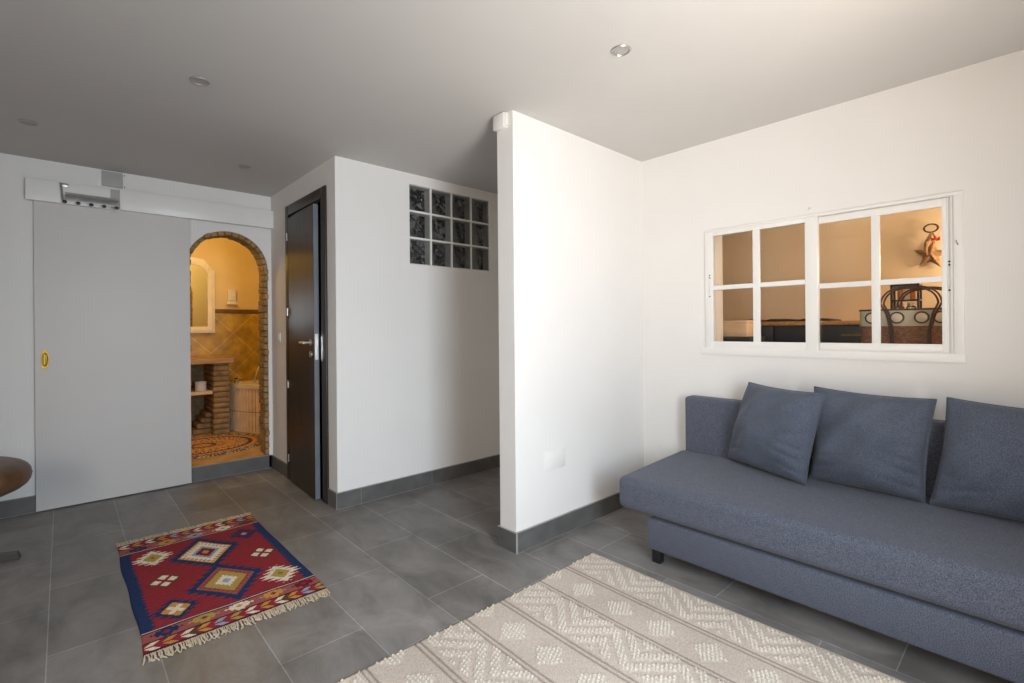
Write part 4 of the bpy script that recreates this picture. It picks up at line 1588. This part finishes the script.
add_tube(b, [(3.545 + 0.078 * math.copysign(abs(math.cos(2 * PI * i / n)) ** 0.6, math.cos(2 * PI * i / n)), 0.535 + 0.213 * math.copysign(abs(math.sin(2 * PI * i / n)) ** 0.5, math.sin(2 * PI * i / n)), 1.336) for i in range(n)], 0.005, 8, closed=True)
obj('rim', b, M_RATTAN, t)
for yd in (0.676, 0.560, 0.452, 0.372):
    b = bm_new()
    xs_ = 3.466
    add_lathe(b, [(0.034, 0), (0.034, -0.003), (0.026, -0.004)], (xs_, yd, 1.290), 24, axis='X')
    d_ = obj('disc', b, M_RATTAN, t)
    b = bm_new()
    add_lathe(b, [(0.025, -0.004), (0.025, -0.006), (0.014, -0.008), (0.004, -0.0085)], (xs_, yd, 1.290), 24, axis='X')
    obj('shell', b, M_SHELL, d_)
for sx_, yo in ((3.458, 0.0), (3.632, -0.05)):
    for off in (0.0, 0.015):
        b = bm_new()
        hw = 0.135 - off
        pts = [(sx_, 0.50 + yo + hw * 0.62, 1.06), (sx_, 0.50 + yo + hw * 0.64, 1.22), (sx_ + 0.004, 0.50 + yo + hw * 0.80, 1.315)] if sx_ < 3.5 else [(sx_ - 0.012, 0.50 + yo + hw * 0.80, 1.315)]
        for i in range(1, 20):
            a = PI * i / 20
            pts.append((sx_ + 0.006 * math.sin(a), 0.50 + yo + hw * math.copysign(abs(math.cos(a)) ** 0.8, math.cos(a)), 1.335 + (0.128 - off * 0.6) * math.sin(a) ** 0.7))
        pts += [(sx_ + 0.004, 0.50 + yo - hw * 0.80, 1.315), (sx_, 0.50 + yo - hw * 0.64, 1.22), (sx_, 0.50 + yo - hw * 0.62, 1.06)] if sx_ < 3.5 else [(sx_ - 0.012, 0.50 + yo - hw * 0.80, 1.315)]
        add_tube(b, pts, 0.005, 8)
        obj('handle', b, M_RATTAN, t)

# spice rack behind the bag, with tins and jars
t = thing('spice_rack', (3.82, 0.56, 1.0), 'black spice rack with tins and glass jars behind the woven bag', 'rack')
b = bm_new()
ry0, ry1, rx0, rx1 = 0.500, 0.640, 3.76, 3.86
for x, y in ((rx0, ry0), (rx0, ry1 - 0.012), (rx1 - 0.012, ry0), (rx1 - 0.012, ry1 - 0.012)):
    add_box(b, (x, y, 1.0), (x + 0.012, y + 0.012, 1.500), 0.002)
add_box(b, (rx0, ry0, 1.486), (rx1, ry1, 1.500), 0.002)
obj('frame', b, M_BLACK, t)
for z in (1.06, 1.300, 1.395):
    b = bm_new()
    add_box(b, (rx0, ry0, z), (rx1, ry1, z + 0.008), 0.001)
    obj('shelf', b, M_BLACK, t)
tin_specs = [(0.596, M_COPPER, 'copper-coloured tin on the spice rack, left of the cream tin'), (0.566, M_CREAM, 'cream tin between two copper tins on the spice rack'), (0.536, M_COPPER, 'copper-coloured tin on the spice rack, right of the cream tin')]
for y, m, lb in tin_specs:
    k_ = thing('tin', (3.80, y, 1.403), lb, 'tin', 'tins on the spice rack')
    b = bm_new()
    add_lathe(b, [(0.012, 0), (0.014, 0.002), (0.014, 0.066), (0.012, 0.068)], (3.80, y, 1.403), 20)
    obj('body', b, m, k_)
    b = bm_new()
    add_lathe(b, [(0.0145, 0.062), (0.0145, 0.072), (0.008, 0.074)], (3.80, y, 1.403), 20)
    obj('lid', b, m, k_)
for y, lb in ((0.600, 'clear glass jar on the lower shelf of the spice rack, left one'), (0.545, 'clear glass jar on the lower shelf of the spice rack, right one')):
    k_ = thing('glass_jar', (3.80, y, 1.308), lb, 'jar', 'glass jars on the spice rack')
    b = bm_new()
    add_lathe(b, [(0.018, 0.0), (0.024, 0.004), (0.024, 0.050), (0.016, 0.058)], (3.80, y, 1.308), 22)
    obj('body', b, M_JARGLASS, k_)
    b = bm_new()
    add_lathe(b, [(0.0165, 0.056), (0.0175, 0.060), (0.0175, 0.074), (0.012, 0.077)], (3.80, y, 1.308), 22)
    obj('lid', b, M_STEEL, k_)

# straw star with ring and bow, hanging on the kitchen wall
SX = 4.445
t = thing('straw_star', (SX, 0.53, 1.75), 'straw star wreath with loop and red bow hanging on the kitchen wall', 'ornament')
cy_, cz_ = 0.525, 1.735
b = bm_new()
pts = []
for i in range(10):
    a = PI / 2 + PI * i / 5 + 0.12
    r = 0.105 if i % 2 == 0 else 0.046
    pts.append((SX, cy_ + r * math.cos(a), cz_ + r * math.sin(a)))
ctr = b.verts.new((SX - 0.030, cy_, cz_))
bk = b.verts.new((SX + 0.010, cy_, cz_))
vv = [b.verts.new(p) for p in pts]
for i in range(10):
    b.faces.new((vv[i], vv[(i + 1) % 10], ctr))
    b.faces.new((vv[(i + 1) % 10], vv[i], bk))
bmesh.ops.subdivide_edges(b, edges=b.edges[:], cuts=3, use_grid_fill=True)
for v in b.verts:
    v.co += Vector((random.uniform(-.003, .002), random.uniform(-.004, .004), random.uniform(-.004, .004)))
obj('star', b, M_STRAW, t)
b = bm_new()
for k_ in range(2):
    add_tube(b, [(SX - 0.012, 0.525 + (0.040 - 0.006 * k_) * math.cos(2 * PI * i / 24), 1.918 + (0.030 - 0.004 * k_) * math.sin(2 * PI * i / 24)) for i in range(24)], 0.0033, 8, closed=True)
obj('ring', b, M_RATTAN, t)
b = bm_new()
add_tube(b, [(SX - 0.014, 0.520, 1.890), (SX - 0.016, 0.535, 1.855), (SX - 0.018, 0.548, 1.82), (SX - 0.020, 0.552, 1.775), (SX - 0.020, 0.545, 1.73)], [0.006, .010, .012, .012, .006], 8)
add_tube(b, [(SX - 0.014, 0.518, 1.890), (SX - 0.018, 0.506, 1.86), (SX - 0.022, 0.490, 1.825)], [0.005, .006, .005], 8)
obj('cord', b, M_STRAW, t)
b = bm_new()
for sgn in (-1, 1):
    add_poly(b, [(SX - 0.030, 0.500, 1.838), (SX - 0.036, 0.500 + sgn * 0.024, 1.852), (SX - 0.036, 0.500 + sgn * 0.024, 1.824)], (0.012, 0, 0))
add_lathe(b, [(0.003, -0.042), (0.010, -0.038), (0.010, -0.024), (0.004, -0.018)], (SX, 0.500, 1.838), 12, axis='X')
obj('bow', b, M_RED, t)
